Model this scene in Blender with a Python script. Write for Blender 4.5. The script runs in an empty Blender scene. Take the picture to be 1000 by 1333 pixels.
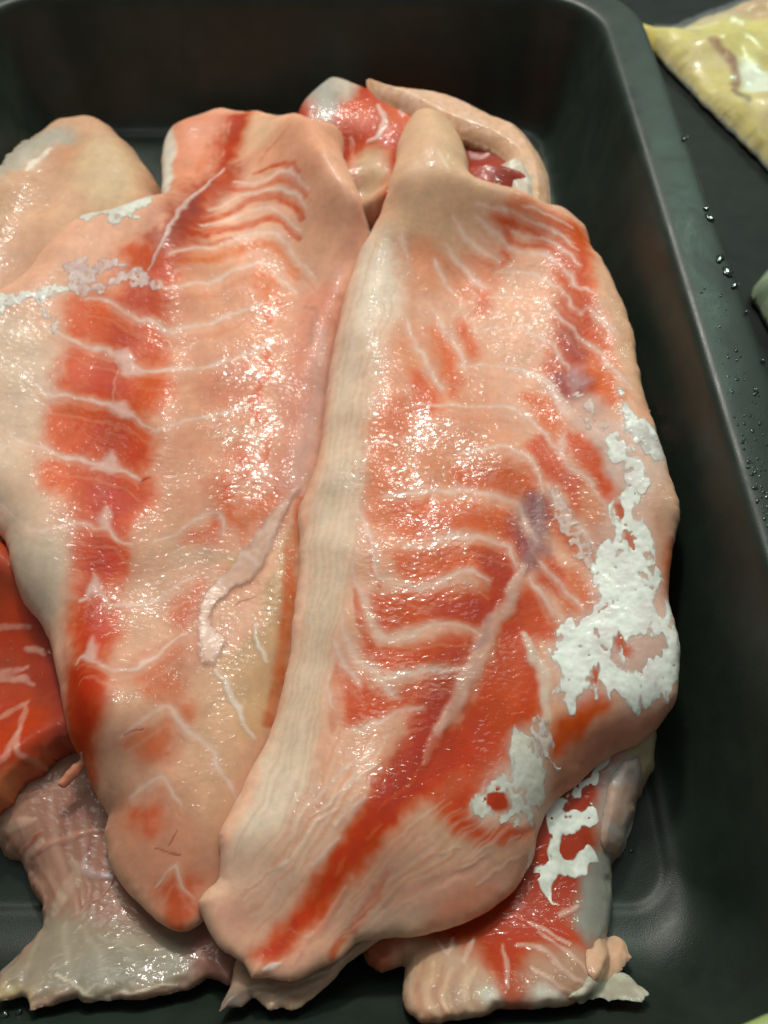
import bpy, math
import numpy as np

# ------------------------------------------------------------------ camera
PITCH = math.radians(57.6)
CAM_Z = 0.24
FPX = 1006.0                      # focal length in photo pixels (1000 x 1333)
scene = bpy.context.scene
col = scene.collection
cam_d = bpy.data.cameras.new("camera")
cam = bpy.data.objects.new("camera", cam_d)
col.objects.link(cam)
cam.location = (0, 0, CAM_Z)
cam.rotation_euler = (math.pi / 2 - PITCH, 0, 0)
cam_d.sensor_fit = 'VERTICAL'
cam_d.sensor_height = 24.0
cam_d.lens = 12.0 * FPX / 666.5
cam_d.clip_start = 0.005
cam_d.clip_end = 20
cam_d.dof.use_dof = True
cam_d.dof.focus_distance = 0.212
cam_d.dof.aperture_fstop = 9.0
scene.camera = cam

# ------------------------------------------------------------------ light
world = bpy.data.worlds.new("World")
scene.world = world
world.use_nodes = True
world.node_tree.nodes["Background"].inputs[0].default_value = (0.93, 1.0, 0.96, 1)
world.node_tree.nodes["Background"].inputs[1].default_value = 0.19

def lamp(name, loc, target, energy, size, colr, shape='DISK'):
    d = bpy.data.lights.new(name, 'AREA')
    d.shape = shape; d.size = size; d.energy = energy; d.color = colr
    o = bpy.data.objects.new(name, d)
    col.objects.link(o)
    o.location = loc
    v = np.array(target) - np.array(loc)
    from mathutils import Vector
    o.rotation_euler = Vector(v).to_track_quat('-Z', 'Y').to_euler()
    return o
lamp("key_lamp", (-0.06, 0.72, 0.68), (0, 0.22, 0.02), 3.2, 0.105, (1.0, 0.95, 0.87))  # unseen key lamp, set close so its light falls off toward the front
lamp("ceiling_bounce", (-0.10, 0.74, 0.80), (0, 0.26, 0), 3.6, 0.7, (0.98, 1.0, 0.92), 'DISK')
lamp("rim_fill", (0.66, 1.31, 1.07), (0.1, 0.2, 0), 3.4, 0.16, (0.66, 1.0, 0.80))  # added greenish fill light that puts highlights on the wet rim
scene.view_settings.view_transform = 'Standard'
scene.view_settings.look = 'None'
scene.view_settings.exposure = 0.23
scene.view_settings.gamma = 1.0

# ------------------------------------------------------------------ numeric helpers
CP, SP = math.cos(PITCH), math.sin(PITCH)
def unproj(px, z):
    px = np.asarray(px, float)
    u = (px[:, 0] - 500) / FPX; v = (px[:, 1] - 666.5) / FPX
    dy = CP - v * SP; dz = -SP - v * CP
    t = (z - CAM_Z) / dz
    return np.stack([u * t, dy * t], 1)
def depth_of(p, z):
    return p[:, 1] * CP + (CAM_Z - z) * SP

rng = np.random.default_rng(7)
def make_tile(seed, n=256):
    r = np.random.default_rng(seed).standard_normal((n, n))
    f = np.fft.fftfreq(n)
    g = np.exp(-2 * (np.pi * 1.0) ** 2 * (f[:, None] ** 2 + f[None] ** 2))
    r = np.fft.ifft2(np.fft.fft2(r) * g).real
    return (r / r.std()).astype(np.float32)
TILES = [make_tile(s) for s in range(6)]
def bsample(A, fi, fj, wrap=False):
    """cubic b-spline sample of grid A at float rows fi, cols fj"""
    i0 = np.floor(fi).astype(int); j0 = np.floor(fj).astype(int)
    a = (fi - i0).astype(np.float32); b = (fj - j0).astype(np.float32)
    def w(t):
        return ((1 - t) ** 3 / 6, (3 * t ** 3 - 6 * t ** 2 + 4) / 6, (-3 * t ** 3 + 3 * t ** 2 + 3 * t + 1) / 6, t ** 3 / 6)
    wa, wb = w(a), w(b)
    out = 0
    for k in range(4):
        ii = i0 + k - 1
        ii = ii % A.shape[0] if wrap else np.clip(ii, 0, A.shape[0] - 1)
        for l in range(4):
            jj = j0 + l - 1
            jj = jj % A.shape[1] if wrap else np.clip(jj, 0, A.shape[1] - 1)
            out = out + wa[k] * wb[l] * A[ii, jj]
    return out
def noise(x, y, scale, seed=0):
    c = scale / 2.5
    return bsample(TILES[seed % 6], y / c + 37.3 * seed, x / c + 11.7 * seed, True)
def fbm(x, y, scale, seed=0, n=3):
    s = 0; a = 1.0
    for k in range(n):
        s = s + a * noise(x, y, scale / 2 ** k, seed + k); a *= 0.5
    return s / 1.15
def smooth(a, b, x):
    t = np.clip((x - a) / (b - a), 0, 1)
    return t * t * (3 - 2 * t)
def catmull(P, closed, step):
    P = np.asarray(P, float); n = len(P); out = []
    rng_ = range(n if closed else n - 1)
    for i in rng_:
        p1 = P[i]; p2 = P[(i + 1) % n]
        p0 = P[i - 1] if (closed or i > 0) else 2 * p1 - p2
        p3 = P[(i + 2) % n] if (closed or i + 2 < n) else 2 * p2 - p1
        k = max(1, int(np.ceil(np.linalg.norm(p2 - p1) / step)))
        t = (np.arange(k) / k)[:, None]
        out.append(0.5 * (2 * p1 + (p2 - p0) * t + (2 * p0 - 5 * p1 + 4 * p2 - p3) * t ** 2 + (3 * p1 - p0 - 3 * p2 + p3) * t ** 3))
    if not closed: out.append(P[-1:])
    return np.concatenate(out)
def polyline_dist(X, Y, P, closed, dmax, want_s=False):
    D = np.full(X.shape, dmax, np.float32)
    S = np.zeros(X.shape, np.float32) if want_s else None
    n = len(P); m = n if closed else n - 1
    L = np.linalg.norm(np.diff(P, axis=0), axis=1); tot = max(L.sum(), 1e-9); acc = 0
    xs = X[0]; ys = Y[:, 0]
    pad = dmax * 1.15 + 0.002
    for i in range(m):
        a = P[i]; b = P[(i + 1) % n]
        x0, x1 = min(a[0], b[0]) - pad, max(a[0], b[0]) + pad
        y0, y1 = min(a[1], b[1]) - pad, max(a[1], b[1]) + pad
        j0, j1 = np.searchsorted(XREF['x'], x0), np.searchsorted(XREF['x'], x1)
        i0, i1 = np.searchsorted(XREF['y'], y0), np.searchsorted(XREF['y'], y1)
        l = np.linalg.norm(b - a)
        if i1 > i0 and j1 > j0 and l > 0:
            sx = X[i0:i1, j0:j1] - a[0]; sy = Y[i0:i1, j0:j1] - a[1]
            d = (b - a) / l
            t = np.clip(sx * d[0] + sy * d[1], 0, l)
            q = np.sqrt((sx - t * d[0]) ** 2 + (sy - t * d[1]) ** 2)
            s = D[i0:i1, j0:j1]; k = q < s
            s[k] = q[k]
            if want_s: S[i0:i1, j0:j1][k] = ((acc + t) / tot)[k]
        acc += l
    return (D, S) if want_s else D
XREF = {}
def inside(X, Y, P):
    c = np.zeros(X.shape, bool)
    n = len(P)
    for i in range(n):
        a = P[i]; b = P[(i + 1) % n]
        if a[1] == b[1]: continue
        k = (a[1] > Y) != (b[1] > Y)
        k &= X < (b[0] - a[0]) * (Y - a[1]) / (b[1] - a[1]) + a[0]
        c ^= k
    return c
def gauss(A, sig, pad=24):
    B = np.pad(A, pad, mode='edge')
    f0 = np.fft.fftfreq(B.shape[0]); f1 = np.fft.rfftfreq(B.shape[1])
    g = np.exp(-2 * (np.pi * sig) ** 2 * (f0[:, None] ** 2 + f1[None] ** 2))
    R = np.fft.irfft2(np.fft.rfft2(B) * g, s=B.shape)
    return R[pad:-pad, pad:-pad]
def lin(c):
    c = np.asarray(c, float) / 255.0
    return np.where(c <= 0.04045, c / 12.92, ((c + 0.055) / 1.055) ** 2.4)

# ------------------------------------------------------------------ materials
def new_mat(name):
    m = bpy.data.materials.new(name); m.use_nodes = True
    nt = m.node_tree
    return m, nt, nt.nodes["Principled BSDF"]
def link(nt, a, b): nt.links.new(a, b)
def nz(nt, scale, detail=3, rough=0.55, coord=None, dist=0.0):
    n = nt.nodes.new('ShaderNodeTexNoise')
    n.inputs['Scale'].default_value = scale; n.inputs['Detail'].default_value = detail
    n.inputs['Roughness'].default_value = rough; n.inputs['Distortion'].default_value = dist
    if coord is not None: link(nt, coord, n.inputs['Vector'])
    return n
def flesh_mat(name, rough=0.5, coat=0.9, grain=1.0, sss=0.7, alpha=1.0, tint=0.06):
    m, nt, b = new_mat(name)
    tc = nt.nodes.new('ShaderNodeTexCoord').outputs['Object']
    at = nt.nodes.new('ShaderNodeAttribute'); at.attribute_name = 'tissue'
    ga = nt.nodes.new('ShaderNodeAttribute'); ga.attribute_name = 'grain'
    n1 = nz(nt, 420, 4, 0.6, tc)
    mr = nt.nodes.new('ShaderNodeMapRange')
    mr.inputs[1].default_value = 0.3; mr.inputs[2].default_value = 0.7
    mr.inputs[3].default_value = 1 - tint; mr.inputs[4].default_value = 1 + tint
    link(nt, n1.outputs['Fac'], mr.inputs[0])
    mul = nt.nodes.new('ShaderNodeMix'); mul.data_type = 'RGBA'; mul.blend_type = 'MULTIPLY'
    mul.inputs[0].default_value = 1.0
    link(nt, at.outputs['Color'], mul.inputs[6]); link(nt, mr.outputs[0], mul.inputs[7])
    link(nt, mul.outputs[2], b.inputs['Base Color'])
    b.inputs['Roughness'].default_value = rough
    b.inputs['Specular IOR Level'].default_value = 0.2
    b.inputs['Subsurface Weight'].default_value = sss
    b.inputs['Subsurface Radius'].default_value = (1.0, 0.38, 0.22)
    b.inputs['Subsurface Scale'].default_value = 0.0028
    b.inputs['Coat Weight'].default_value = coat
    b.inputs['Coat Roughness'].default_value = 0.11
    b.inputs['Coat IOR'].default_value = 1.5
    # wet film: soft lumps with fine beads of water
    mp = nt.nodes.new('ShaderNodeMapping'); mp.inputs['Scale'].default_value = (1.0, 1.55, 1.3)
    mp.inputs['Rotation'].default_value = (0, 0, 0.35)
    link(nt, tc, mp.inputs['Vector'])
    w1 = nz(nt, 400, 0.8, 0.5, mp.outputs[0], 0.5)
    w2 = nz(nt, 130, 2.0, 0.5, tc)
    bp1 = nt.nodes.new('ShaderNodeBump'); bp1.inputs['Distance'].default_value = 0.0010
    bp3 = nt.nodes.new('ShaderNodeBump'); bp3.inputs['Distance'].default_value = 0.00012
    bp2 = nt.nodes.new('ShaderNodeBump'); bp2.inputs['Distance'].default_value = 0.002
    bp2.inputs['Strength'].default_value = 0.05
    ms = nt.nodes.new('ShaderNodeMath'); ms.operation = 'MULTIPLY'; ms.inputs[1].default_value = grain
    bp1.inputs['Strength'].default_value = 0.45 * grain; bp3.inputs['Strength'].default_value = 0.4 * grain
    link(nt, ga.outputs['Fac'], ms.inputs[0]); ms.inputs[1].default_value = coat
    link(nt, ms.outputs[0], b.inputs['Coat Weight'])
    link(nt, w1.outputs['Fac'], bp1.inputs['Height']); link(nt, w2.outputs['Fac'], bp2.inputs['Height'])
    link(nt, bp2.outputs[0], bp1.inputs['Normal'])
    link(nt, w1.outputs['Fac'], bp3.inputs['Height']); link(nt, bp2.outputs[0], bp3.inputs['Normal'])
    link(nt, bp3.outputs[0], b.inputs['Normal']); link(nt, bp1.outputs[0], b.inputs['Coat Normal'])
    if alpha < 1:
        ca = nt.nodes.new('ShaderNodeAttribute'); ca.attribute_name = 'cover'
        link(nt, ca.outputs['Fac'], b.inputs['Alpha'])
    return m
M_FLESH = flesh_mat("wet_fish_flesh")
M_SKIN = flesh_mat("silvery_skin_membrane", rough=0.5, coat=0.3, grain=0.5, sss=0.0, alpha=0.9, tint=0.08)
def plastic_mat():
    m, nt, b = new_mat("clear_plastic_film")
    b.inputs['Base Color'].default_value = (0.9, 0.95, 0.92, 1)
    b.inputs['Roughness'].default_value = 0.05
    b.inputs['Specular IOR Level'].default_value = 0.8
    b.inputs['Alpha'].default_value = 0.06
    tc = nt.nodes.new('ShaderNodeTexCoord').outputs['Object']
    n = nz(nt, 70, 3, 0.6, tc, 1.5)
    bp = nt.nodes.new('ShaderNodeBump'); bp.inputs['Distance'].default_value = 0.006; bp.inputs['Strength'].default_value = 0.8
    link(nt, n.outputs['Fac'], bp.inputs['Height']); link(nt, bp.outputs[0], b.inputs['Normal'])
    return m
M_PLASTIC = plastic_mat()
M_FILM = flesh_mat("translucent_membrane", rough=0.3, coat=0.7, grain=0.4, sss=0.2, alpha=0.8)

def tray_mat():
    m, nt, b = new_mat("dark_tray_enamel")
    tc = nt.nodes.new('ShaderNodeTexCoord').outputs['Object']
    n = nz(nt, 60, 4, 0.6, tc)
    r = nt.nodes.new('ShaderNodeValToRGB')
    r.color_ramp.elements[0].position = 0.35; r.color_ramp.elements[0].color = (0.013, 0.020, 0.015, 1)
    r.color_ramp.elements[1].position = 0.7; r.color_ramp.elements[1].color = (0.020, 0.031, 0.023, 1)
    link(nt, n.outputs['Fac'], r.inputs[0]); link(nt, r.outputs[0], b.inputs['Base Color'])
    n2 = nz(nt, 22, 6, 0.65, tc, 2.0)
    mr = nt.nodes.new('ShaderNodeMapRange'); mr.inputs[1].default_value = 0.3; mr.inputs[2].default_value = 0.7
    mr.inputs[3].default_value = 0.27; mr.inputs[4].default_value = 0.55
    link(nt, n2.outputs['Fac'], mr.inputs[0]); link(nt, mr.outputs[0], b.inputs['Roughness'])
    b.inputs['Specular IOR Level'].default_value = 0.38
    f = nz(nt, 2600, 2, 0.5, tc)
    bp = nt.nodes.new('ShaderNodeBump'); bp.inputs['Distance'].default_value = 0.0002; bp.inputs['Strength'].default_value = 0.35
    link(nt, f.outputs['Fac'], bp.inputs['Height']); link(nt, bp.outputs[0], b.inputs['Normal'])
    return m
M_TRAY = tray_mat()
def water_mat():
    m, nt, b = new_mat("water_drop")
    b.inputs['Base Color'].default_value = (0.012, 0.02, 0.017, 1)
    b.inputs['Roughness'].default_value = 0.06
    b.inputs['Specular IOR Level'].default_value = 0.6
    return m
M_WATER = water_mat()

def tag(o, label=None, cat=None, group=None, kind=None):
    if label: o['label'] = label
    if cat: o['category'] = cat
    if group: o['group'] = group
    if kind: o['kind'] = kind
    return o
def mesh_obj(name, V, faces, mat, parent=None, colr=None, grain=None, smooth_=True, cover=None):
    me = bpy.data.meshes.new(name)
    V = np.asarray(V, np.float32)
    if isinstance(faces, np.ndarray):
        nf = len(faces); k = faces.shape[1]
        me.vertices.add(len(V)); me.vertices.foreach_set('co', V.ravel())
        me.loops.add(nf * k); me.loops.foreach_set('vertex_index', faces.ravel().astype(np.int32))
        me.polygons.add(nf)
        me.polygons.foreach_set('loop_start', (np.arange(nf) * k).astype(np.int32))
        me.update(calc_edges=True); me.validate()
    else:
        me.from_pydata(V.tolist(), [], faces); me.update()
    if smooth_: me.polygons.foreach_set('use_smooth', np.ones(len(me.polygons), bool))
    if colr is not None:
        a = me.attributes.new('tissue', 'FLOAT_COLOR', 'POINT')
        c = np.ones((len(V), 4), np.float32); c[:, :3] = colr
        a.data.foreach_set('color', c.ravel())
    g = me.attributes.new('grain', 'FLOAT', 'POINT')
    g.data.foreach_set('value', (np.ones(len(V), np.float32) if grain is None else grain.astype(np.float32)))
    if cover is not None:
        g = me.attributes.new('cover', 'FLOAT', 'POINT')
        g.data.foreach_set('value', cover.astype(np.float32))
    me.materials.append(mat)
    o = bpy.data.objects.new(name, me); col.objects.link(o)
    if parent is not None: o.parent = parent
    return o

# ------------------------------------------------------------------ tray
RIM_Z = 0.06
def rrect(x0, x1, y0, y1, r, n=10):
    pts = []
    for cx, cy, a0 in ((x1 - r, y1 - r, 0), (x0 + r, y1 - r, 90), (x0 + r, y0 + r, 180), (x1 - r, y0 + r, 270)):
        for k in range(n + 1):
            a = math.radians(a0 + 90 * k / n)
            pts.append((cx + r * math.cos(a), cy + r * math.sin(a)))
    return pts
FX0, FX1, FY0, FY1 = -0.170, 0.0815, 0.0205, 0.391
def tray_ring(f, fy, z, r):
    """f = sideways growth from the floor edge, fy = growth of the front wall"""
    return [(x, y, z) for x, y in rrect(FX0 - f, FX1 + f, FY0 - fy, FY1 + f * 0.92, r)]
rings = [tray_ring(-0.030, -0.030, 0.0000, 0.004),
         tray_ring(-0.0040, -0.0040, 0.0000, 0.011), tray_ring(-0.0022, -0.0022, 0.0004, 0.012),
         tray_ring(-0.0010, -0.0010, 0.0012, 0.013), tray_ring(0.0002, 0.0004, 0.0018, 0.014),
         tray_ring(0.0016, 0.003, 0.0022, 0.016), tray_ring(0.0040, 0.009, 0.0040, 0.019),
         tray_ring(0.0075, 0.017, 0.0100, 0.023), tray_ring(0.0120, 0.026, 0.024, 0.027),
         tray_ring(0.0160, 0.034, 0.042, 0.030), tray_ring(0.0180, 0.038, 0.0540, 0.032),
         tray_ring(0.0192, 0.040, 0.0582, 0.034), tray_ring(0.0208, 0.042, 0.0600, 0.036),
         tray_ring(0.0235, 0.0445, 0.0606, 0.038), tray_ring(0.0375, 0.0565, 0.0598, 0.048),
         tray_ring(0.0392, 0.058, 0.0590, 0.049), tray_ring(0.0398, 0.0586, 0.0570, 0.050),
         tray_ring(0.0385, 0.0575, 0.0560, 0.049), tray_ring(0.0215, 0.043, 0.0570, 0.037),
         tray_ring(0.0180, 0.036, 0.040, 0.031), tray_ring(0.0140, 0.028, 0.022, 0.028),
         tray_ring(0.0095, 0.019, 0.0080, 0.024), tray_ring(0.0040, 0.009, 0.0005, 0.018),
         tray_ring(-0.004, -0.004, -0.0016, 0.011)]
def loft(rings):
    n = len(rings[0]); V = [p for r in rings for p in r]; F = []
    for i in range(len(rings) - 1):
        for j in range(n):
            k = (j + 1) % n
            F.append((i * n + j, i * n + k, (i + 1) * n + k, (i + 1) * n + j))
    F.append(tuple(range(n - 1, -1, -1))[::-1] if False else tuple(range(n)))
    F.append(tuple(range(len(rings) * n - 1, (len(rings) - 1) * n - 1, -1)))
    return V, F
def place(o, base=None):
    """move the mesh origin to the base of the thing (or of the part)"""
    me = o.data; n = len(me.vertices)
    c = np.empty(n * 3, np.float32); me.vertices.foreach_get('co', c); c = c.reshape(-1, 3)
    b = np.array([c[:, 0].mean(), c[:, 1].mean(), c[:, 2].min()]) if base is None else np.array(base)
    me.vertices.foreach_set('co', (c - b).astype(np.float32).ravel()); me.update()
    if o.parent is not None:
        p = o.parent
        off = np.array(p.location) + (np.array(p.parent.location) if p.parent else 0)
        o.location = b - off
    else:
        o.location = b
    return o
V, F = loft(rings)
F = [tuple(reversed(f)) if i < len(F) - 2 else f for i, f in enumerate(F)]
F[-2] = tuple(range(len(rings[0]))); F[-1] = tuple(range(len(rings) * 44 - 1, (len(rings) - 1) * 44 - 1, -1))
tray = place(mesh_obj("roasting_tray", V, F, M_TRAY))
tag(tray, "deep black roasting tray holding the heap of raw fish fillets", "tray")
import bmesh
bm = bmesh.new(); bm.from_mesh(tray.data); bmesh.ops.recalc_face_normals(bm, faces=bm.faces); bm.to_mesh(tray.data); bm.free()
sb = tray.modifiers.new("round", 'SUBSURF'); sb.levels = 2; sb.render_levels = 2

# support surface of the tray, as a height map
HS = 0.0008
SX = np.arange(-0.215, 0.125, HS); SY = np.arange(-0.045, 0.43, HS)
GX, GY = np.meshgrid(SX.astype(np.float32), SY.astype(np.float32))
def tray_height(X, Y):
    ox = np.maximum(np.maximum(X - FX1, FX0 - X), 0)
    oy = np.maximum(Y - FY1, 0) / 0.92
    of = np.maximum(FY0 - Y, 0) / 2.12
    d = np.sqrt(ox ** 2 + oy ** 2 + of ** 2)
    return np.interp(d, [0, 0.0002, 0.004, 0.0075, 0.012, 0.016, 0.018, 0.0192, 0.06], [0, 0.0018, 0.004, 0.010, 0.024, 0.042, 0.054, 0.058, 0.060])
S = tray_height(GX, GY).astype(np.float32)

def sampler(A):
    return lambda x, y: bsample(A, (np.asarray(y) - SY[0]) / HS, (np.asarray(x) - SX[0]) / HS)

def mesh_from_field(name, X, Y, Fd, top, bot, colr, grain, mat, parent=None, cover=None):
    """closed solid between two height fields where Fd > 0; rim vertices slide onto the outline"""
    h = X[0, 1] - X[0, 0]
    gy, gx = np.gradient(Fd, h)
    g2 = np.maximum(gx * gx + gy * gy, 0.09)
    mv = np.where(Fd < 0, -Fd / g2, 0)
    mx, my = np.clip(mv * gx, -h, h), np.clip(mv * gy, -h, h)
    ins = Fd > 0
    near = Fd > -1.05 * h
    c = [near[:-1, :-1], near[:-1, 1:], near[1:, 1:], near[1:, :-1]]
    d = [ins[:-1, :-1], ins[:-1, 1:], ins[1:, 1:], ins[1:, :-1]]
    cell = c[0] & c[1] & c[2] & c[3] & (d[0] | d[1] | d[2] | d[3])
    ci, cj = np.nonzero(cell)
    w = X.shape[1]
    Q = np.stack([ci * w + cj, ci * w + cj + 1, (ci + 1) * w + cj + 1, (ci + 1) * w + cj], 1)
    used, inv = np.unique(Q, return_inverse=True)
    Q = inv.reshape(Q.shape)
    n = len(used)
    x = (X + mx).ravel()[used]; y = (Y + my).ravel()[used]
    zt = top.ravel()[used]; zb = np.minimum(bot.ravel()[used], zt - 0.00015)
    V = np.concatenate([np.stack([x, y, zt], 1), np.stack([x, y, zb], 1)])
    E = np.concatenate([Q[:, [0, 1]], Q[:, [1, 2]], Q[:, [2, 3]], Q[:, [3, 0]]])
    key = E[:, 0].astype(np.int64) * n + E[:, 1]; rev = E[:, 1].astype(np.int64) * n + E[:, 0]
    Bd = E[~np.isin(key, rev)]
    side = np.stack([Bd[:, 1], Bd[:, 0], Bd[:, 0] + n, Bd[:, 1] + n], 1)
    faces = np.concatenate([Q, Q[:, ::-1] + n, side])
    cc = colr.reshape(-1, 3)[used]; gg = grain.ravel()[used]
    return mesh_obj(name, V, faces, mat, parent, np.concatenate([cc, cc]), np.concatenate([gg, gg]),
                    cover=None if cover is None else np.tile(cover.ravel()[used], 2))

K_ALB = 0.92
class Fillet:
    def __init__(s, name, label, outline, T, R=0.010, res=0.00045, ragged=0.0006, drape=6.0, base=(210, 165, 135), seed=0,
                 edge=0.0012, bumps=(), lump=0.0006, minsup=0.0, smooth_out=True, support=None, mat=None, cat="fish fillet", group=None, zcap=0.05, fib=0.0, dcap=0.052, zfix=None, dsm=1.2):
        global S
        s.__dict__.update(name=name, T=T, R=R, res=res, ragged=ragged, seed=seed, edge=edge, bumps=bumps, lump=lump, base=base, fib=fib)
        s.ops = []; s.label = label; s.mat = mat or M_FLESH; s.cat = cat; s.group = group
        s.outline_px = np.asarray(outline, float)
        Sup = S if support is None else np.full_like(S, support)
        D = np.maximum(Sup, minsup)
        if support is None:
            D0 = np.minimum(D, dcap)
            D = D0.copy()
            for k in range(4):
                D = np.maximum(D0, gauss(D, drape))
            D = np.maximum(gauss(D, 2.0), D0)
            D = gauss(D, dsm)
        s.D = D + 0.0003
        s.Dn = sampler(s.D)
        s.tops = s.D + 0.004
        z = np.full(len(s.outline_px), 0.03)
        for it in range(8):
            P = unproj(s.outline_px, z)
            z = 0.5 * z + 0.5 * np.minimum(s.Dn(P[:, 0], P[:, 1]) + min(0.004, 0.35 * T), zcap)
        if zfix is not None: z[:] = zfix
        s.P = catmull(unproj(s.outline_px, z), True, 0.003)
        s.bxy = [(unproj([b[:2]], 0.03)[0], b[2] * 0.00023, b[3] * 0.001) for b in bumps]
        Fd, top = s.shape(GX, GY, SX, SY)
        s.tops = np.where(Fd > 0, top, s.D + edge); s.Fs = sampler(Fd)
        s.topn = sampler(gauss(s.tops, 1.0))
        if support is None:
            S = np.where(Fd > 0, np.maximum(S, top), S).astype(np.float32)
    def shape(s, X, Y, xs, ys):
        XREF['x'] = xs; XREF['y'] = ys
        n1 = fbm(X, Y, 0.006, s.seed, 3) * s.ragged; n2 = fbm(X, Y, 0.006, s.seed + 2, 3) * s.ragged
        Xw, Yw = X + n1, Y + n2
        dmax = max(s.R * 1.3, 0.006)
        d = polyline_dist(Xw, Yw, s.P, True, dmax)
        Fd = np.where(inside(Xw, Yw, s.P), d, -d).astype(np.float32)
        q = 1 - np.clip(Fd / s.R, 0, 1)
        prof = np.maximum(1 - q ** 2.2, 0) ** 0.68
        hs = xs[1] - xs[0]
        sm = gauss(prof, 0.0022 / hs)
        prof = prof + (sm - prof) * smooth(0.0015, 0.006, Fd)
        t = s.edge + (s.T - s.edge) * prof
        t = t + s.lump * fbm(X, Y, 0.022, s.seed + 1, 2) * prof
        for c, r, a in s.bxy:
            t = t + a * np.exp(-((X - c[0]) ** 2 + (Y - c[1]) ** 2) / (2 * r * r)) * prof
        D = s.Dn(X, Y)
        return Fd, D + np.maximum(t, 0.0004)
    def on(s, px):
        """photo points -> points on the top of this fillet"""
        px = np.asarray(px, float); z = np.full(len(px), 0.03)
        for it in range(14):
            P = unproj(px, z); z = 0.5 * z + 0.5 * s.topn(P[:, 0], P[:, 1])
        return unproj(px, z), z
    # ---- tissue marks
    def p(s, pts, c, soft=5, op=1.0, relief=0): s.ops.append(('p', pts, c, soft, op, relief)); return s
    def l(s, pts, c, w=4, op=1.0, relief=0.0, taper=0.5, soft=0.6): s.ops.append(('l', pts, c, w, op, relief, taper, soft)); return s
    def build(s, grain_fn=None, grain=0.35):
        P = s.P; h = s.res
        xs = np.arange(P[:, 0].min() - 4 * h - s.ragged, P[:, 0].max() + 4 * h + s.ragged, h)
        ys = np.arange(P[:, 1].min() - 4 * h - s.ragged, P[:, 1].max() + 4 * h + s.ragged, h)
        X, Y = np.meshgrid(xs.astype(np.float32), ys.astype(np.float32))
        Fd, top = s.shape(X, Y, xs, ys)
        C = np.empty(X.shape + (3,), np.float32); C[:] = lin(s.base)
        var = fbm(X, Y, 0.012, s.seed + 3, 3)
        C *= (1 + 0.05 * var)[..., None]
        wx = X + 0.0005 * fbm(X, Y, 0.005, s.seed + 1, 3); wy = Y + 0.0005 * fbm(X, Y, 0.005, s.seed + 4, 3)
        ca, sa = math.cos(s.fib), math.sin(s.fib)
        U = X * ca + Y * sa; Vv = -X * sa + Y * ca          # Vv runs along the fish
        streak = np.clip(fbm(U, Vv * 0.12, 0.0020, s.seed + 5, 2), -1.5, 1.5)
        fine = 0.5 + 0.3 * np.clip(fbm(X, Y, 0.0022, s.seed + 5, 2), -1, 1) + 0.2 * streak
        brk = smooth(-1.3, 0.3, fbm(X, Y, 0.007, s.seed + 2, 3))
        XREF['x'] = xs; XREF['y'] = ys
        rel = np.zeros(X.shape, np.float32); G = np.full(X.shape, grain, np.float32)
        for op in s.ops:
            w_, z_ = s.on(op[1]); sc = float(np.median(depth_of(w_, z_))) / FPX
            if op[0] == 'p':
                Q = catmull(w_, True, 0.002); soft = op[3] * sc * 1.6
                lo, hi = Q.min(0) - soft - 0.003, Q.max(0) + soft + 0.003
            else:
                Q = catmull(w_, False, 0.002); wd = op[3] * sc * 0.5
                lo, hi = Q.min(0) - wd * 2.2 - 0.003, Q.max(0) + wd * 2.2 + 0.003
            j0, j1 = np.searchsorted(xs, lo[0]), np.searchsorted(xs, hi[0])
            i0, i1 = np.searchsorted(ys, lo[1]), np.searchsorted(ys, hi[1])
            if i1 - i0 < 2 or j1 - j0 < 2: continue
            sl = (slice(i0, i1), slice(j0, j1))
            XREF['x'] = xs[j0:j1]; XREF['y'] = ys[i0:i1]
            if op[0] == 'p':
                d = polyline_dist(wx[sl], wy[sl], Q, True, soft + 0.0005)
                d = np.where(inside(wx[sl], wy[sl], Q), d, -d)
                a = smooth(-soft, soft, d + (fine[sl] - 0.5) * soft * 0.5) * op[4]; rl = op[5]
            else:
                d, sp = polyline_dist(wx[sl], wy[sl], Q, False, wd * 2.2 + 0.001, True)
                tp = op[6]; ww = wd * (1 - tp + tp * np.sqrt(np.clip(np.sin(np.pi * np.clip(sp, 0.02, 0.98)), 0, 1)))
                sf = op[7]
                a = (1 - smooth(ww * (1 - sf), ww * (1 + sf), d)) * op[4] * (0.6 + 0.4 * fine[sl]) * (0.65 + 0.35 * brk[sl] if op[7] > 0.65 else 1.0); rl = op[5]
            C[sl] += (lin(op[2]) - C[sl]) * a[..., None]
            if rl: rel[sl] += a * rl * 0.001
        top = top + rel * smooth(0, 0.002, Fd)
        C *= (1 + 0.015 * streak + 0.04 * fbm(X, Y, 0.005, s.seed, 3))[..., None]
        lum = (C * np.array([.3, .5, .2], np.float32)).sum(2, keepdims=True); k = 1 + 0.13 * smooth(0.45, 0.75, (C[..., :1] - C[..., 1:2]) / np.maximum(C[..., :1], 1e-4)); C = np.maximum(lum + k * (C - lum), 0.006)
        # muscle fibres and thin pale rim where the flesh thins out
        e = (1 - smooth(0, 0.0035, Fd))[..., None] * 0.35
        C += (np.minimum(C * 1.25, lin((214, 184, 160))) - C) * e
        if grain_fn is not None: G = grain_fn(s, X, Y, G)
        s.ob = mesh_from_field(s.name, X, Y, Fd, top, s.Dn(X, Y), np.clip(C * K_ALB, 0, 0.86), G, s.mat)
        s.fine = (xs, ys, top)
        s.finen = lambda x, y: bsample(top, (y - ys[0]) / h, (x - xs[0]) / h)
        place(s.ob)
        if s.label: tag(s.ob, s.label, s.cat, "raw fish fillets heaped in the tray" if s.cat == "fish fillet" else None)
        return s.ob
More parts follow.
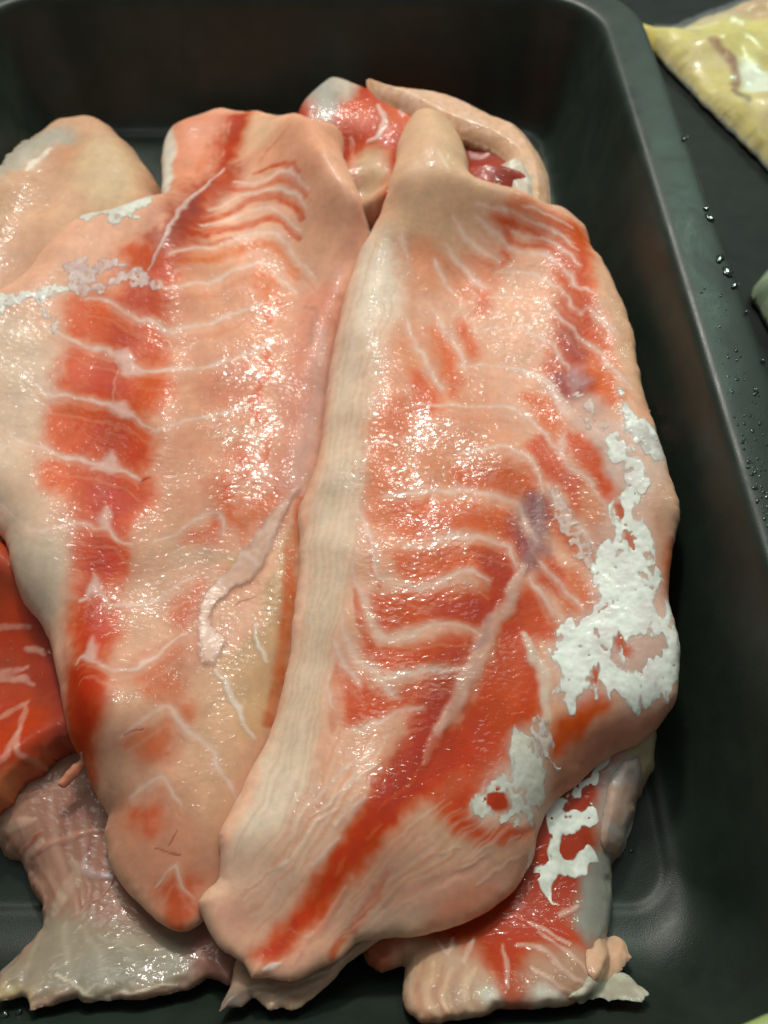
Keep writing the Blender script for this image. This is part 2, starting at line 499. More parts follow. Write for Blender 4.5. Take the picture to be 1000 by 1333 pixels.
    def patch(s, name, pts, c, holes=(), t=0.00035, res=0.0003, ragged=0.0007, eat=0.0, tears=0.35, c2=None, lift=0.0, mat=None, label=None, seed=0, round_=0.0008, grain=0.4, fade=0.0015, zp=None, clip=True, cnoise=0.6):
        """thin film of skin or membrane lying on this fillet: a part of its own"""
        w_ = s.on(pts)[0] if zp is None else unproj(pts, zp)
        P = catmull(w_, True, 0.0015)
        xs = np.arange(P[:, 0].min() - 0.003, P[:, 0].max() + 0.003, res)
        ys = np.arange(P[:, 1].min() - 0.003, P[:, 1].max() + 0.003, res)
        X, Y = np.meshgrid(xs.astype(np.float32), ys.astype(np.float32))
        XREF['x'] = xs; XREF['y'] = ys
        wx = X + ragged * fbm(X, Y * 0.45, 0.0022, seed, 4); wy = Y + 1.6 * ragged * fbm(X, Y * 0.45, 0.0022, seed + 2, 4)
        d = polyline_dist(wx, wy, P, True, 0.006)
        Fd = np.where(inside(wx, wy, P), d, -d)
        for hpts in holes:
            hw, _ = s.on(hpts); HP = catmull(hw, True, 0.0015)
            d = polyline_dist(wx, wy, HP, True, 0.006)
            Fd = np.minimum(Fd, np.where(inside(wx, wy, HP), -d, d))
        if zp is None and clip: Fd = np.minimum(Fd, s.Fs(X, Y) - 0.0006)
        if eat:   # small torn holes
            nn = fbm(X, Y, 0.0032, seed + 1, 3)
            Fd = np.minimum(Fd, (nn + (1.9 - tears * 2)) * eat)
        Fd = gauss(Fd, 0.6)
        if mat is None: Fd = Fd + 0.0005
        base = s.finen(X, Y) if zp is None else np.full(X.shape, zp - t * 0.6, np.float32)
        top = base + t * np.sqrt(np.clip(Fd / round_, 0.04, 1)) + lift
        bot = base - (0.0002 if zp is None else 0.004) + lift * 0.5
        C = np.empty(X.shape + (3,), np.float32); C[:] = lin(c)
        if c2 is not None:
            k = smooth(-0.3, 1.1, fbm(X, Y, 0.004, seed + 3, 3))[..., None]
            C += (lin(c2) - C) * k
        C *= (1 + 0.05 * fbm(X, Y, 0.002, seed + 4, 2))[..., None]
        if t <= 0.0003: top = top + 0.00006 * fbm(X, Y, 0.0016, seed + 2, 2)
        o = mesh_from_field(name, X, Y, Fd, top, bot, np.clip(C * K_ALB, 0, 0.86), np.full(X.shape, grain, np.float32), mat or M_SKIN, s.ob,
                            cover=np.clip(smooth(0.0, fade, Fd + fade * cnoise * fbm(X, Y * 0.5, 0.0016, seed + 5, 3)), 0.0, 1))
        place(o)
        if label: o['label'] = label
        return o

# ------------------------------------------------------------------ palette (photo colours of the tissue)
CREAM = (230, 209, 188); PEACH = (228, 172, 142); ORANGE = (214, 118, 66); RED = (194, 71, 28); DEEP = (172, 63, 28)
WHITE = (234, 208, 194); PURPLE = (138, 74, 80); SKIN = (238, 242, 232); GREY = (158, 158, 148); PINK = (206, 138, 116); LILAC = (204, 170, 166)
SEPTUM = (226, 180, 158)

# ---- fillet at the back left
A = Fillet("fish_fillet", "pale fillet end with a grey skin edge and no red stripe, by the tray wall",
    [(-150, 260), (-40, 228), (0, 213), (20, 196), (50, 180), (80, 167), (97, 178), (120, 170), (145, 175), (165, 190), (185, 212), (205, 240), (220, 275), (270, 330), (290, 450), (270, 620), (220, 760), (60, 790), (-150, 700)],
    T=0.022, R=0.016, base=(206, 160, 128), seed=1, bumps=((150, 450, 110, -8), (160, 620, 110, -10), (20, 560, 110, -8), (60, 720, 90, -8)))
A.p([(120, 180), (170, 205), (190, 250), (160, 270), (120, 265), (100, 220)], (206, 180, 142), 22, .8)  # cream highlight painted into the flesh colour
A.p([(-20, 205), (20, 190), (80, 165), (100, 178), (95, 188), (70, 190), (40, 212), (10, 225), (-20, 240)], (168, 164, 150), 8, .85)
A.l([(32, 222), (50, 208), (66, 193)], (230, 222, 205), 7, .9, .1)
A.p([(80, 195), (105, 190), (85, 215), (60, 225)], (206, 140, 104), 10, .6)
A.p([(-40, 300), (60, 300), (100, 350), (20, 380), (-40, 380)], (188, 140, 112), 25, .6)
A.p([(188, 225), (212, 245), (205, 265), (180, 262)], (190, 120, 92), 10, .6)
A.build(grain=.42)

# ---- fillet at the bottom left, thin tail skin
Cc = Fillet("fish_fillet", "brownish thin fillet ending in a wide pale tail skin on the tray floor",
    [(-90, 1030), (-30, 1085), (0, 1110), (28, 1128), (40, 1162), (55, 1185), (50, 1212), (28, 1236), (4, 1256), (-14, 1282), (-8, 1306), (22, 1298), (42, 1309), (62, 1303), (110, 1305), (150, 1301), (190, 1295), (232, 1286), (268, 1279), (296, 1290), (316, 1275), (335, 1200), (330, 1050), (250, 930), (100, 940), (0, 985), (-90, 1000)],
    T=0.010, R=0.011, base=(176, 130, 110), seed=3, ragged=.0007, lump=.0007)
Cc.p([(60, 1190), (110, 1195), (180, 1205), (250, 1215), (300, 1255), (270, 1280), (150, 1302), (50, 1308), (0, 1300), (0, 1262), (40, 1232)], (158, 144, 124), 14, .95)
Cc.p([(80, 1270), (130, 1285), (200, 1275), (250, 1250), (200, 1240), (120, 1245)], (160, 152, 138), 16, .8)
Cc.p([(-10, 1285), (20, 1282), (45, 1300), (10, 1310)], (208, 190, 140), 6, .8)
Cc.p([(255, 1200), (300, 1240), (300, 1290), (262, 1278), (245, 1240)], (172, 118, 104), 12, .9)
Cc.p([(60, 1040), (130, 1050), (140, 1120), (90, 1080)], (164, 112, 98), 16, .7)
for q, w, c in (([(0, 1085), (20, 1072), (42, 1068)], 14, (206, 170, 150)), ([(-20, 1060), (10, 1045), (45, 1030)], 10, (190, 140, 120)),
             ([(25, 1117), (45, 1108), (58, 1095)], 10, (206, 176, 156)), ([(68, 1190), (82, 1165), (98, 1135), (92, 1120)], 16, (206, 186, 160)),
             ([(30, 1130), (60, 1100), (90, 1088), (130, 1080)], 8, (200, 148, 126)), ([(60, 1180), (50, 1160), (40, 1140)], 10, (196, 150, 124)),
             ([(110, 1115), (108, 1128), (118, 1140), (140, 1144)], 9, (200, 196, 200)), ([(90, 1195), (130, 1165), (150, 1140)], 4, (176, 130, 118)),
             ([(70, 1270), (110, 1290), (170, 1296), (230, 1285)], 5, (222, 208, 184)), ([(0, 1130), (30, 1110), (55, 1085)], 5, (178, 86, 62)),
             ([(20, 1128), (45, 1165), (58, 1186)], 8, (186, 124, 104))):
    Cc.l(q, c, w, .85, .35)
for k in range(16):
    a = k / 15
    Cc.l([(-20 + 165 * a, 1048 + 20 * math.sin(k * 2.1)), (20 + 110 * a, 1110 + 14 * math.sin(k * 3.3)), (66 + 60 * a, 1178 + 10 * math.sin(k))], [(204, 166, 146), (150, 96, 82), (190, 150, 130), (170, 112, 98)][k % 4], 6 + (k * 5) % 6, .5, .2 if k % 2 else -.2, .7, .95)
for k in range(9):
    Cc.l([(60 + 12 * k, 1196 + 3 * k), (40 + 24 * k, 1250), (30 + 28 * k, 1296 - 2 * k)], [(196, 182, 160), (150, 136, 118)][k % 2], 9, .4, .12 if k % 2 else -.12, .7, .95)
Cc.build(grain=.42)

# ---- red fillet peeking out at the left
B = Fillet("fish_fillet", "dark red fillet with pale branching sinews, tucked under the long striped fillet",
    [(-140, 680), (-40, 690), (10, 705), (60, 740), (140, 780), (220, 850), (240, 950), (170, 1000), (105, 975), (72, 985), (45, 1008), (18, 1038), (2, 1052), (-60, 1062), (-140, 1050)],
    T=0.012, R=0.008, base=(172, 78, 56), seed=2, ragged=.0008)
B.p([(-40, 740), (40, 780), (90, 840), (70, 900), (20, 860), (-40, 830)], (184, 68, 40), 12, .8)
B.p([(-40, 890), (30, 900), (60, 950), (20, 1000), (-40, 1010)], (186, 68, 36), 12, .8)
B.p([(-60, 700), (0, 725), (20, 770), (-10, 800), (-60, 790)], (188, 88, 56), 14, .7)
B.p([(60, 800), (110, 900), (90, 970), (50, 880)], (128, 44, 38), 16, .6)  # shadow beside the overlapping fillet, painted into the colour
for q in ([(-20, 826), (0, 820), (22, 815), (40, 818)], [(-20, 880), (0, 875), (32, 869)], [(-10, 886), (0, 882), (25, 882), (44, 893)],
          [(-20, 944), (0, 934), (18, 921), (34, 914)], [(-20, 1010), (0, 993), (12, 975), (22, 955), (27, 979), (48, 990), (68, 998)],
          [(22, 957), (30, 940), (33, 918)], [(34, 842), (52, 848), (58, 852)]):
    B.l(q, (214, 156, 138), 9, .8, .15)
B.p([(-30, 1030), (0, 1010), (40, 990), (72, 982), (40, 1012), (10, 1050), (-30, 1060)], (206, 130, 92), 8, .8)
B.build(grain=.42)

# ---- fillet underneath at the lower right
D_ = Fillet("fish_fillet", "fillet with pale ribbed tail and torn white skin, half covered by the widest fillet",
    [(528, 1255), (525, 1290), (530, 1313), (546, 1330), (574, 1330), (611, 1323), (666, 1315), (722, 1308), (770, 1298), (785, 1265), (790, 1230), (796, 1200), (799, 1157), (798, 1120), (814, 1102), (826, 1054), (838, 1026), (849, 1000), (854, 961), (852, 900), (848, 700), (856, 590), (850, 548), (800, 440), (720, 340), (600, 310), (500, 330), (462, 450), (445, 700), (420, 900), (430, 1100), (470, 1180), (472, 1240), (500, 1268)],
    T=0.013, R=0.010, base=(186, 110, 88), seed=4, ragged=.0004)
D_.p([(690, 1000), (790, 985), (785, 1100), (760, 1180), (700, 1230), (640, 1235), (640, 1150)], (168, 62, 28), 10, 1)
D_.p([(560, 1210), (650, 1180), (740, 1190), (760, 1230), (700, 1240), (680, 1290), (650, 1285), (620, 1240), (570, 1240)], (180, 67, 28), 10, .95)
D_.p([(520, 1240), (575, 1225), (590, 1250), (580, 1320), (560, 1335), (520, 1320)], (204, 164, 134), 12, .95)
D_.p([(585, 1240), (610, 1235), (640, 1270), (650, 1300), (640, 1325), (580, 1330)], (200, 168, 142), 10, .9)
D_.p([(690, 1245), (760, 1240), (790, 1290), (700, 1312), (680, 1290)], (190, 150, 124), 10, .9)
D_.p([(622, 1285), (645, 1290), (648, 1306), (628, 1308)], (220, 216, 204), 6, .9)
D_.p([(688, 1292), (715, 1292), (735, 1302), (692, 1312)], (218, 214, 202), 6, .9)
D_.p([(768, 1110), (800, 1100), (800, 1160), (796, 1225), (770, 1225), (745, 1200), (755, 1160)], (156, 158, 148), 8, .95)
D_.p([(770, 1050), (800, 990), (840, 960), (850, 1000), (826, 1060), (812, 1104), (790, 1110), (770, 1090)], (192, 150, 130), 8, .95)
D_.p([(782, 1010), (810, 990), (822, 1010), (800, 1060), (780, 1060)], (178, 172, 166), 10, .9)
D_.p([(826, 965), (856, 955), (852, 1000), (836, 1010), (822, 985)], (186, 174, 140), 6, .9)
for q in ([(540, 1255), (531, 1290), (545, 1325)], [(566, 1255), (556, 1290), (566, 1326)], [(590, 1262), (576, 1295), (585, 1325)], [(618, 1255), (604, 1285), (616, 1322)], [(640, 1300), (655, 1312)]):
    D_.l(q, (222, 190, 160), 8, .6, .5)
for q in ([(553, 1255), (545, 1290), (556, 1326)], [(578, 1258), (567, 1292), (576, 1326)], [(604, 1252), (592, 1290), (601, 1322)]):
    D_.l(q, (186, 130, 108), 7, .5, -.5)
for q in ([(656, 1230), (660, 1255), (663, 1285)], [(572, 1220), (588, 1238), (596, 1220)], [(612, 1225), (606, 1245)], [(692, 1198), (715, 1210), (742, 1228)], [(706, 1212), (735, 1240), (766, 1265)],
          [(674, 1231), (707, 1238), (740, 1272), (775, 1288)], [(690, 1260), (730, 1290), (760, 1298)], [(730, 1190), (750, 1180)]):
    D_.l(q, (220, 184, 168), 6, .8, .3)
D_.l([(800, 1112), (815, 1098), (826, 1056)], (206, 150, 132), 7, .9, .4)
D_.build(grain=.42)
D_.patch("white_skin_patch", [(797, 983), (788, 988), (774, 1004), (753, 1022), (738, 1036), (756, 1037), (759, 1027), (768, 1022), (777, 1018), (780, 1008), (788, 1000)], SKIN, t=.0001, ragged=.0002, fade=.0006, c2=(206, 208, 196))
D_.patch("white_skin_patch", [(732, 1040), (714, 1051), (714, 1069), (715, 1090), (712, 1108), (718, 1121), (697, 1129), (702, 1147), (713, 1166), (719, 1176), (719, 1148), (745, 1140), (764, 1138), (765, 1124), (779, 1124), (774, 1108), (766, 1100), (750, 1113), (743, 1121), (731, 1114), (725, 1104), (731, 1086), (748, 1086), (761, 1073), (779, 1072), (772, 1046), (761, 1054), (745, 1057), (734, 1053), (739, 1043)],
    SKIN, t=.0001, ragged=.0002, fade=.0006, c2=(210, 214, 202), holes=([(738, 1062), (746, 1060), (744, 1066)], [(716, 1075), (722, 1072), (720, 1080)], [(715, 1085), (721, 1085), (719, 1092)], [(716, 1066), (721, 1064), (720, 1069)]))
D_.patch("flesh_nub", [(764, 1257), (766, 1236), (780, 1224), (797, 1219), (814, 1227), (820, 1242), (826, 1252), (812, 1262), (798, 1272), (778, 1284), (766, 1276)], (222, 178, 148), t=.0045, round_=.0055, res=.0004, ragged=.0003, mat=M_FLESH, lift=.0, clip=False)
D_.patch("tail_wisp", [(740, 1296), (772, 1276), (806, 1264), (826, 1280), (845, 1294), (836, 1299), (826, 1304), (790, 1298), (760, 1304)], (180, 172, 154), t=.0012, round_=.0012, res=.0004, ragged=.0003, mat=M_FLESH, lift=.0002, c2=(200, 194, 176), clip=False)
D_.patch("skin_flap", [(796, 1112), (782, 1098), (784, 1062), (796, 1018), (812, 992), (832, 990), (834, 1024), (826, 1060), (814, 1104), (802, 1116)], (190, 160, 144), t=.0015, round_=.002, ragged=.0002, mat=M_FLESH, c2=(180, 170, 164), clip=False)

# ---- thin membrane fringe under the main fillet's tail
E_ = Fillet("fish_fillet", "thin pale translucent fringe poking out from under the widest fillet's tail",
    [(300, 1268), (296, 1284), (286, 1306), (282, 1318), (312, 1310), (326, 1300), (336, 1311), (349, 1319), (366, 1312), (378, 1316), (405, 1300), (436, 1279), (464, 1246), (520, 1200), (560, 1100), (480, 1000), (380, 1080), (330, 1180), (308, 1240)],
    T=0.006, R=0.009, base=(198, 166, 140), seed=5, ragged=.0004, edge=.0008)
E_.p([(280, 1320), (290, 1290), (320, 1285), (318, 1312)], (120, 108, 102), 8, .9)
for q in ([(330, 1296), (380, 1296), (430, 1270), (462, 1235)], [(320, 1284), (380, 1284), (425, 1262)], [(345, 1310), (400, 1292)]):
    E_.l(q, (222, 200, 176), 5, .7, .3)
E_.l([(405, 1275), (430, 1262), (445, 1250)], (232, 218, 196), 3, .9, .2)
E_.build(grain=.42)

# ---- folded fillet at the back
F_ = Fillet("fish_fillet", "fillet rolled over on itself with shiny grey skin and red inside",
    [(372, 146), (384, 118), (402, 102), (424, 88), (450, 90), (476, 98), (520, 116), (580, 128), (640, 150), (686, 190), (704, 226), (708, 270), (690, 300), (620, 290), (510, 285), (440, 280), (385, 220)],
    T=0.036, R=0.008, base=(178, 67, 28), seed=2, ragged=.0003, bumps=((570, 215, 50, -9), (470, 250, 30, -8), (560, 275, 50, -12), (680, 290, 36, -8), (440, 200, 45, -10)), zcap=.04, dcap=.012, zfix=.036)
F_.p([(365, 150), (385, 115), (425, 84), (470, 95), (482, 110), (450, 125), (440, 150), (420, 165), (380, 165)], (168, 164, 154), 10, .95)
F_.p([(425, 105), (470, 100), (480, 120), (450, 130)], (196, 180, 160), 8, .8)
F_.p([(445, 140), (470, 130), (488, 142), (480, 165), (450, 168), (436, 156)], (196, 88, 42), 8, .9)
F_.l([(492, 138), (500, 155), (492, 178), (482, 184)], (228, 206, 196), 11, .95, .6)
F_.p([(455, 210), (500, 200), (500, 290), (470, 290)], (198, 164, 130), 12, .95)
F_.l([(458, 180), (460, 215), (466, 240)], (214, 150, 130), 8, .7, .3)
F_.p([(495, 130), (560, 130), (600, 150), (590, 180), (510, 170)], (200, 92, 48), 10, .8)
F_.p([(605, 165), (670, 190), (680, 230), (640, 250), (600, 220)], (132, 46, 40), 10, .8)
for q in ([(600, 165), (612, 180), (625, 178)], [(612, 200), (622, 205), (634, 200)], [(520, 145), (526, 150)]):
    F_.l(q, (216, 180, 176), 8, .8, .5)
F_.build(grain=.42)
F_.patch("rolled_edge", [(478, 95), (498, 104), (520, 110), (565, 116), (603, 127), (641, 146), (676, 161), (702, 192), (715, 222), (718, 262), (714, 295), (680, 290), (655, 250), (647, 224), (660, 205), (640, 187), (610, 174), (573, 160), (531, 138), (498, 124), (484, 112)],
    (214, 172, 138), t=.0075, round_=.0075, res=.0004, ragged=.00012, mat=M_FLESH, c2=(216, 176, 150), seed=3, grain=.4, zp=.040)
F_.patch("skin_fold", [(645, 218), (655, 208), (672, 204), (690, 215), (702, 240), (700, 285), (672, 285), (652, 250)], (206, 190, 172), t=.0085, round_=.006, res=.0004, ragged=.0002, mat=M_FLESH, c2=(226, 220, 208), seed=4, grain=.5, zp=.041)

# ---- the long fillet on the left
L = Fillet("fish_fillet", "long fillet with a dark red central stripe, pale chevron sinews and a loose flap",
    [(216, 176), (209, 205), (209, 240), (202, 262), (150, 278), (100, 288), (62, 320), (25, 362), (0, 380), (-60, 405), (-150, 450), (-150, 600), (-60, 640), (-2, 690), (14, 740), (30, 782), (46, 803), (60, 830), (70, 870), (80, 930), (98, 975), (108, 1000), (124, 1040), (136, 1062), (131, 1082), (140, 1120), (156, 1150), (180, 1176), (200, 1196), (220, 1208), (240, 1211), (262, 1198), (285, 1170), (330, 1100), (390, 900), (425, 700), (445, 500), (475, 400), (488, 330), (480, 285), (468, 250), (456, 215), (447, 202), (446, 172), (430, 164), (405, 155), (375, 150), (345, 147), (320, 146), (290, 141), (262, 150), (236, 160)],
    T=0.015, R=0.017, base=PEACH, seed=1, ragged=.0002, res=.0004, bumps=((220, 1190, 50, -6), (150, 1060, 40, -3)), fib=.1, drape=15.0, dsm=7.0)
L.p([(-150, 420), (0, 400), (60, 430), (90, 470), (70, 560), (40, 620), (90, 700), (80, 820), (60, 840), (30, 790), (0, 690), (-150, 620)], (220, 190, 164), 22, .9)
L.p([(0, 650), (30, 680), (60, 695), (85, 690), (80, 760), (70, 810), (45, 800), (20, 740)], (202, 184, 164), 12, .8)
L.p([(150, 700), (240, 700), (260, 880), (200, 1000), (130, 1050), (120, 950), (150, 800)], (216, 166, 138), 30, .8)
L.p([(140, 1050), (260, 1050), (260, 1180), (200, 1190), (140, 1110)], (208, 142, 114), 25, .8)
L.p([(230, 330), (330, 330), (400, 380), (390, 480), (350, 640), (290, 720), (240, 640), (225, 480)], (222, 142, 108), 30, .5)
# right flank
L.p([(400, 390), (446, 375), (428, 500), (412, 600), (388, 655), (350, 700), (338, 650), (365, 570), (362, 500), (385, 430)], (208, 132, 108), 14, .85)
L.p([(410, 440), (430, 440), (415, 590), (392, 640), (380, 610), (400, 520)], (210, 164, 150), 9, .75)
L.p([(378, 690), (390, 720), (378, 850), (348, 950), (312, 962), (296, 900), (286, 862), (330, 822), (345, 760)], (206, 164, 122), 8, .9)
L.p([(250, 880), (300, 890), (320, 960), (300, 1050), (270, 1080), (250, 990)], (208, 164, 126), 16, .7)
L.l([(394, 650), (380, 720), (376, 800), (364, 880), (350, 940)], (196, 94, 50), 18, .85, -.3)
# upper end
L.p([(225, 165), (290, 145), (285, 200), (240, 250), (215, 240)], (214, 132, 104), 14, .7)
L.p([(330, 150), (440, 165), (445, 200), (400, 240), (330, 220), (310, 190)], (216, 152, 120), 12, .7)
L.l([(300, 225), (262, 250), (228, 296), (204, 338), (190, 365)], (150, 52, 34), 62, .85, 0, .3, .9)
L.p([(326, 146), (298, 148), (284, 180), (280, 212), (292, 222), (312, 200), (330, 152)], DEEP, 9, 1)
L.l([(298, 160), (296, 175)], (216, 150, 136), 5, .7)
L.l([(292, 196), (288, 204)], (216, 150, 136), 5, .7)
L.p([(330, 150), (365, 155), (345, 185), (320, 195)], (222, 180, 146), 9, .8)
for q, w, c in (([(300, 247), (345, 243), (366, 232), (385, 240), (398, 256)], 12, RED), ([(262, 290), (320, 263), (358, 256), (380, 263), (394, 284)], 12, RED),
             ([(246, 304), (300, 297), (350, 283), (372, 291), (387, 312)], 14, RED), ([(218, 318), (250, 322), (300, 310)], 12, RED), ([(222, 342), (262, 336), (310, 324), (345, 316), (370, 332), (388, 362)], 18, ORANGE),
             ([(330, 226), (360, 214), (390, 224)], 8, RED)):
    L.l(q, c, w, .85, -.15)
L.p([(196, 345), (244, 328), (222, 360), (206, 372)], RED, 6, .9)
L.p([(160, 325), (196, 318), (206, 360), (170, 347)], RED, 7, .8)
L.p([(182, 305), (212, 300), (210, 324), (190, 320)], (150, 60, 50), 7, .7)
L.p([(327, 357), (355, 355), (368, 402), (342, 390)], ORANGE, 9, .8)
L.l([(272, 190), (258, 225)], (200, 108, 72), 12, .5)
L.p([(222, 162), (228, 190), (224, 222), (216, 250), (206, 246), (206, 196), (212, 172)], (222, 214, 198), 3, .95)
L.p([(300, 216), (310, 236), (280, 262), (262, 300), (226, 336), (196, 345), (214, 306), (246, 258), (280, 222)], (168, 62, 28), 9, .8)
L.p([(245, 262), (262, 250), (250, 290), (226, 318), (210, 322), (222, 292)], (128, 56, 50), 7, .8)
L.l([(292, 219), (270, 240), (244, 264), (220, 297), (208, 324), (193, 351)], (214, 184, 174), 4, .8, .2)
# red cells of the lateral stripe
L.l([(190, 350), (165, 410), (150, 470), (142, 540), (138, 610), (140, 650)], (206, 88, 46), 116, .9, 0, .2, .85)
L.l([(138, 630), (132, 700), (124, 780), (116, 860), (108, 940), (112, 1010)], (204, 84, 44), 60, .9, 0, .3, .85)
for q, c in (([(150, 390), (207, 370), (218, 395), (206, 415), (170, 406)], RED), ([(85, 395), (112, 382), (150, 400), (172, 420), (215, 427), (216, 467), (186, 475), (150, 457), (125, 447), (87, 437)], (206, 85, 28)),
             ([(88, 457), (147, 467), (147, 522), (82, 510)], (204, 79, 28)), ([(155, 492), (215, 487), (213, 525), (182, 541), (160, 522)], (202, 81, 28)),
             ([(70, 526), (142, 533), (140, 596), (62, 582)], (206, 83, 26)), ([(147, 542), (195, 560), (200, 576), (180, 612), (155, 600), (145, 575)], (200, 74, 28)),
             ([(52, 600), (122, 608), (124, 682), (104, 682), (85, 646), (60, 632)], (206, 85, 28)), ([(147, 618), (190, 630), (198, 650), (164, 686), (142, 680), (127, 670), (128, 640)], (202, 74, 28)),
             ([(100, 695), (117, 690), (150, 697), (172, 725), (157, 755), (130, 762), (110, 772), (100, 740)], (204, 75, 28)),
             ([(92, 785), (132, 780), (150, 800), (147, 834), (130, 862), (107, 872), (95, 834)], (198, 73, 28)),
             ([(90, 872), (138, 874), (136, 920), (122, 960), (116, 1000), (128, 1045), (100, 985), (84, 930)], (186, 68, 40))):
    L.p(q, c, 11, .9, -.05)
L.l([(185, 370), (165, 430), (152, 490), (144, 560), (138, 620), (134, 680), (124, 760), (114, 850), (108, 930)], (176, 48, 22), 52, .62, 0, .4, .9)
L.l([(150, 455), (146, 520), (142, 600), (134, 660), (122, 760), (112, 850)], (176, 65, 28), 14, .5)
for q, c in (([(160, 964), (205, 943), (226, 949), (223, 982), (202, 994)], (202, 100, 62)), ([(163, 1056), (199, 1043), (212, 1072), (193, 1088), (175, 1076)], (202, 88, 54)),
             ([(226, 919), (250, 914), (257, 934), (236, 936)], (202, 94, 56)), ([(199, 880), (240, 882), (228, 912), (205, 908)], (208, 124, 92)),
             ([(210, 1150), (250, 1142), (257, 1180), (240, 1212), (218, 1212)], (186, 68, 28)), ([(280, 620), (302, 625), (311, 675), (332, 712), (305, 692), (284, 670)], (202, 83, 28)),
             ([(330, 642), (362, 644), (350, 676), (320, 692), (310, 678)], (206, 108, 66)), ([(250, 702), (282, 674), (284, 704), (252, 712)], (202, 88, 52)),
             ([(218, 797), (262, 760), (252, 822), (225, 818)], (202, 94, 58)), ([(170, 870), (242, 832), (256, 858), (200, 912)], (206, 122, 92)),
             ([(305, 585), (326, 590), (323, 622), (313, 622)], (204, 77, 28)), ([(262, 470), (300, 478), (290, 512), (262, 505)], (212, 138, 106)),
             ([(285, 470), (330, 460), (330, 520), (290, 540), (270, 520)], (210, 130, 100)), ([(300, 740), (330, 735), (320, 760), (290, 770)], (200, 106, 66))):
    L.p(q, c, 12, .8, -.08)
for q in ([(340, 445), (350, 475), (334, 515), (337, 548)], [(345, 395), (352, 420)], [(340, 500), (328, 530), (350, 560), (345, 600)]):
    L.l(q, (204, 85, 34), 12, .75)
L.p([(299, 725), (316, 721), (309, 740), (296, 741)], (206, 166, 84), 4, .8)
L.p([(222, 712), (300, 714), (300, 728), (225, 732)], (212, 172, 144), 4, .7)
# sinews
SEP = [([(110, 387), (142, 392), (170, 410), (200, 417), (220, 430), (250, 425), (275, 420), (305, 407), (340, 395)], 7),
       ([(60, 420), (82, 437), (112, 449), (140, 457), (160, 462), (185, 480), (215, 482), (247, 479), (285, 472), (330, 457), (352, 440)], 7),
       ([(30, 480), (60, 510), (90, 515), (120, 522), (145, 529), (160, 535), (185, 550), (207, 562)], 6), ([(200, 562), (235, 550), (275, 540), (325, 527)], 6),
       ([(-10, 542), (0, 550), (20, 567), (50, 582), (85, 595), (120, 600), (140, 607), (160, 612), (180, 627)], 6),
       ([(-10, 650), (0, 657), (30, 680), (55, 692), (95, 682), (120, 687), (140, 687), (155, 705), (175, 710)], 6), ([(200, 706), (225, 697), (250, 682), (282, 667), (292, 697)], 6),
       ([(100, 780), (115, 775), (125, 762), (135, 775), (144, 790), (160, 786), (195, 785), (215, 772), (257, 750)], 5),
       ([(100, 865), (107, 855), (120, 858), (135, 867), (150, 875), (175, 870), (200, 855), (242, 827)], 6),
       ([(160, 958), (187, 934), (220, 919), (232, 937), (262, 961), (280, 991), (307, 1042)], 8), ([(169, 1036), (190, 1021), (217, 1012)], 8),
       ([(217, 1012), (229, 1036), (240, 1046)], 4), ([(205, 1150), (230, 1125), (240, 1150), (256, 1168)], 4),
       ([(220, 330), (265, 324), (304, 312), (331, 303), (355, 303), (382, 330), (412, 362)], 7), ([(206, 366), (216, 376), (274, 369), (304, 351), (334, 342), (355, 351), (387, 382)], 6),
       ([(304, 238), (346, 234), (364, 222), (382, 228), (402, 248)], 6), ([(271, 273), (316, 253), (358, 246), (382, 252), (398, 272)], 6), ([(262, 293), (322, 276), (352, 270), (370, 279), (390, 300)], 6)]
for q, w in SEP:
    for dy, c in ((9, (232, 186, 160)), (17, (206, 116, 84)), (25, (230, 184, 156))):
        L.l([(x + .15 * dy, y + dy) for x, y in q], c, 5, .24, 0, .7, .95)
for q, w in SEP: L.l(q, SEPTUM, w * 2.0, .62, -.05, .6, .95); L.l(q, WHITE, w * .75, .7, -.04, .7, .95)
for q in ([(127, 684), (136, 660), (143, 686)], [(116, 772), (124, 745), (134, 770)], [(109, 857), (120, 827), (127, 856)], [(122, 612), (147, 585), (156, 610)], [(150, 462), (165, 454), (177, 474), (192, 487), (160, 487)], [(140, 532), (160, 522), (172, 540), (158, 546)]):
    L.p(q, (222, 176, 162), 3.5, .85, .15)
L.l([(292, 219), (270, 240), (244, 264), (220, 297), (208, 324), (193, 351)], (206, 178, 170), 5, .8, .2)
L.l([(150, 462), (150, 500), (146, 532)], (222, 160, 146), 3, .6)
L.l([(376, 165), (352, 192), (334, 216)], (206, 128, 92), 5, .8, -.4)
L.l([(470, 262), (462, 300), (440, 350), (418, 380)], (206, 140, 120), 20, .5)
L.l([(280, 872), (304, 907), (333, 964)], (222, 206, 194), 7, .85, .3)
L.l([(330, 815), (340, 845), (350, 862)], (226, 210, 196), 6, .85, .3)
for q in ([(220, 1096), (229, 1078)], [(202, 1105), (222, 1110), (234, 1111)], [(161, 958), (187, 945)], [(180, 629), (194, 625)], [(305, 790), (330, 778)]):
    L.l(q, (140, 36, 20), 2.5, .7, -.1)
L.l([(396, 400), (412, 404), (400, 450)], (150, 110, 90), 9, .45)

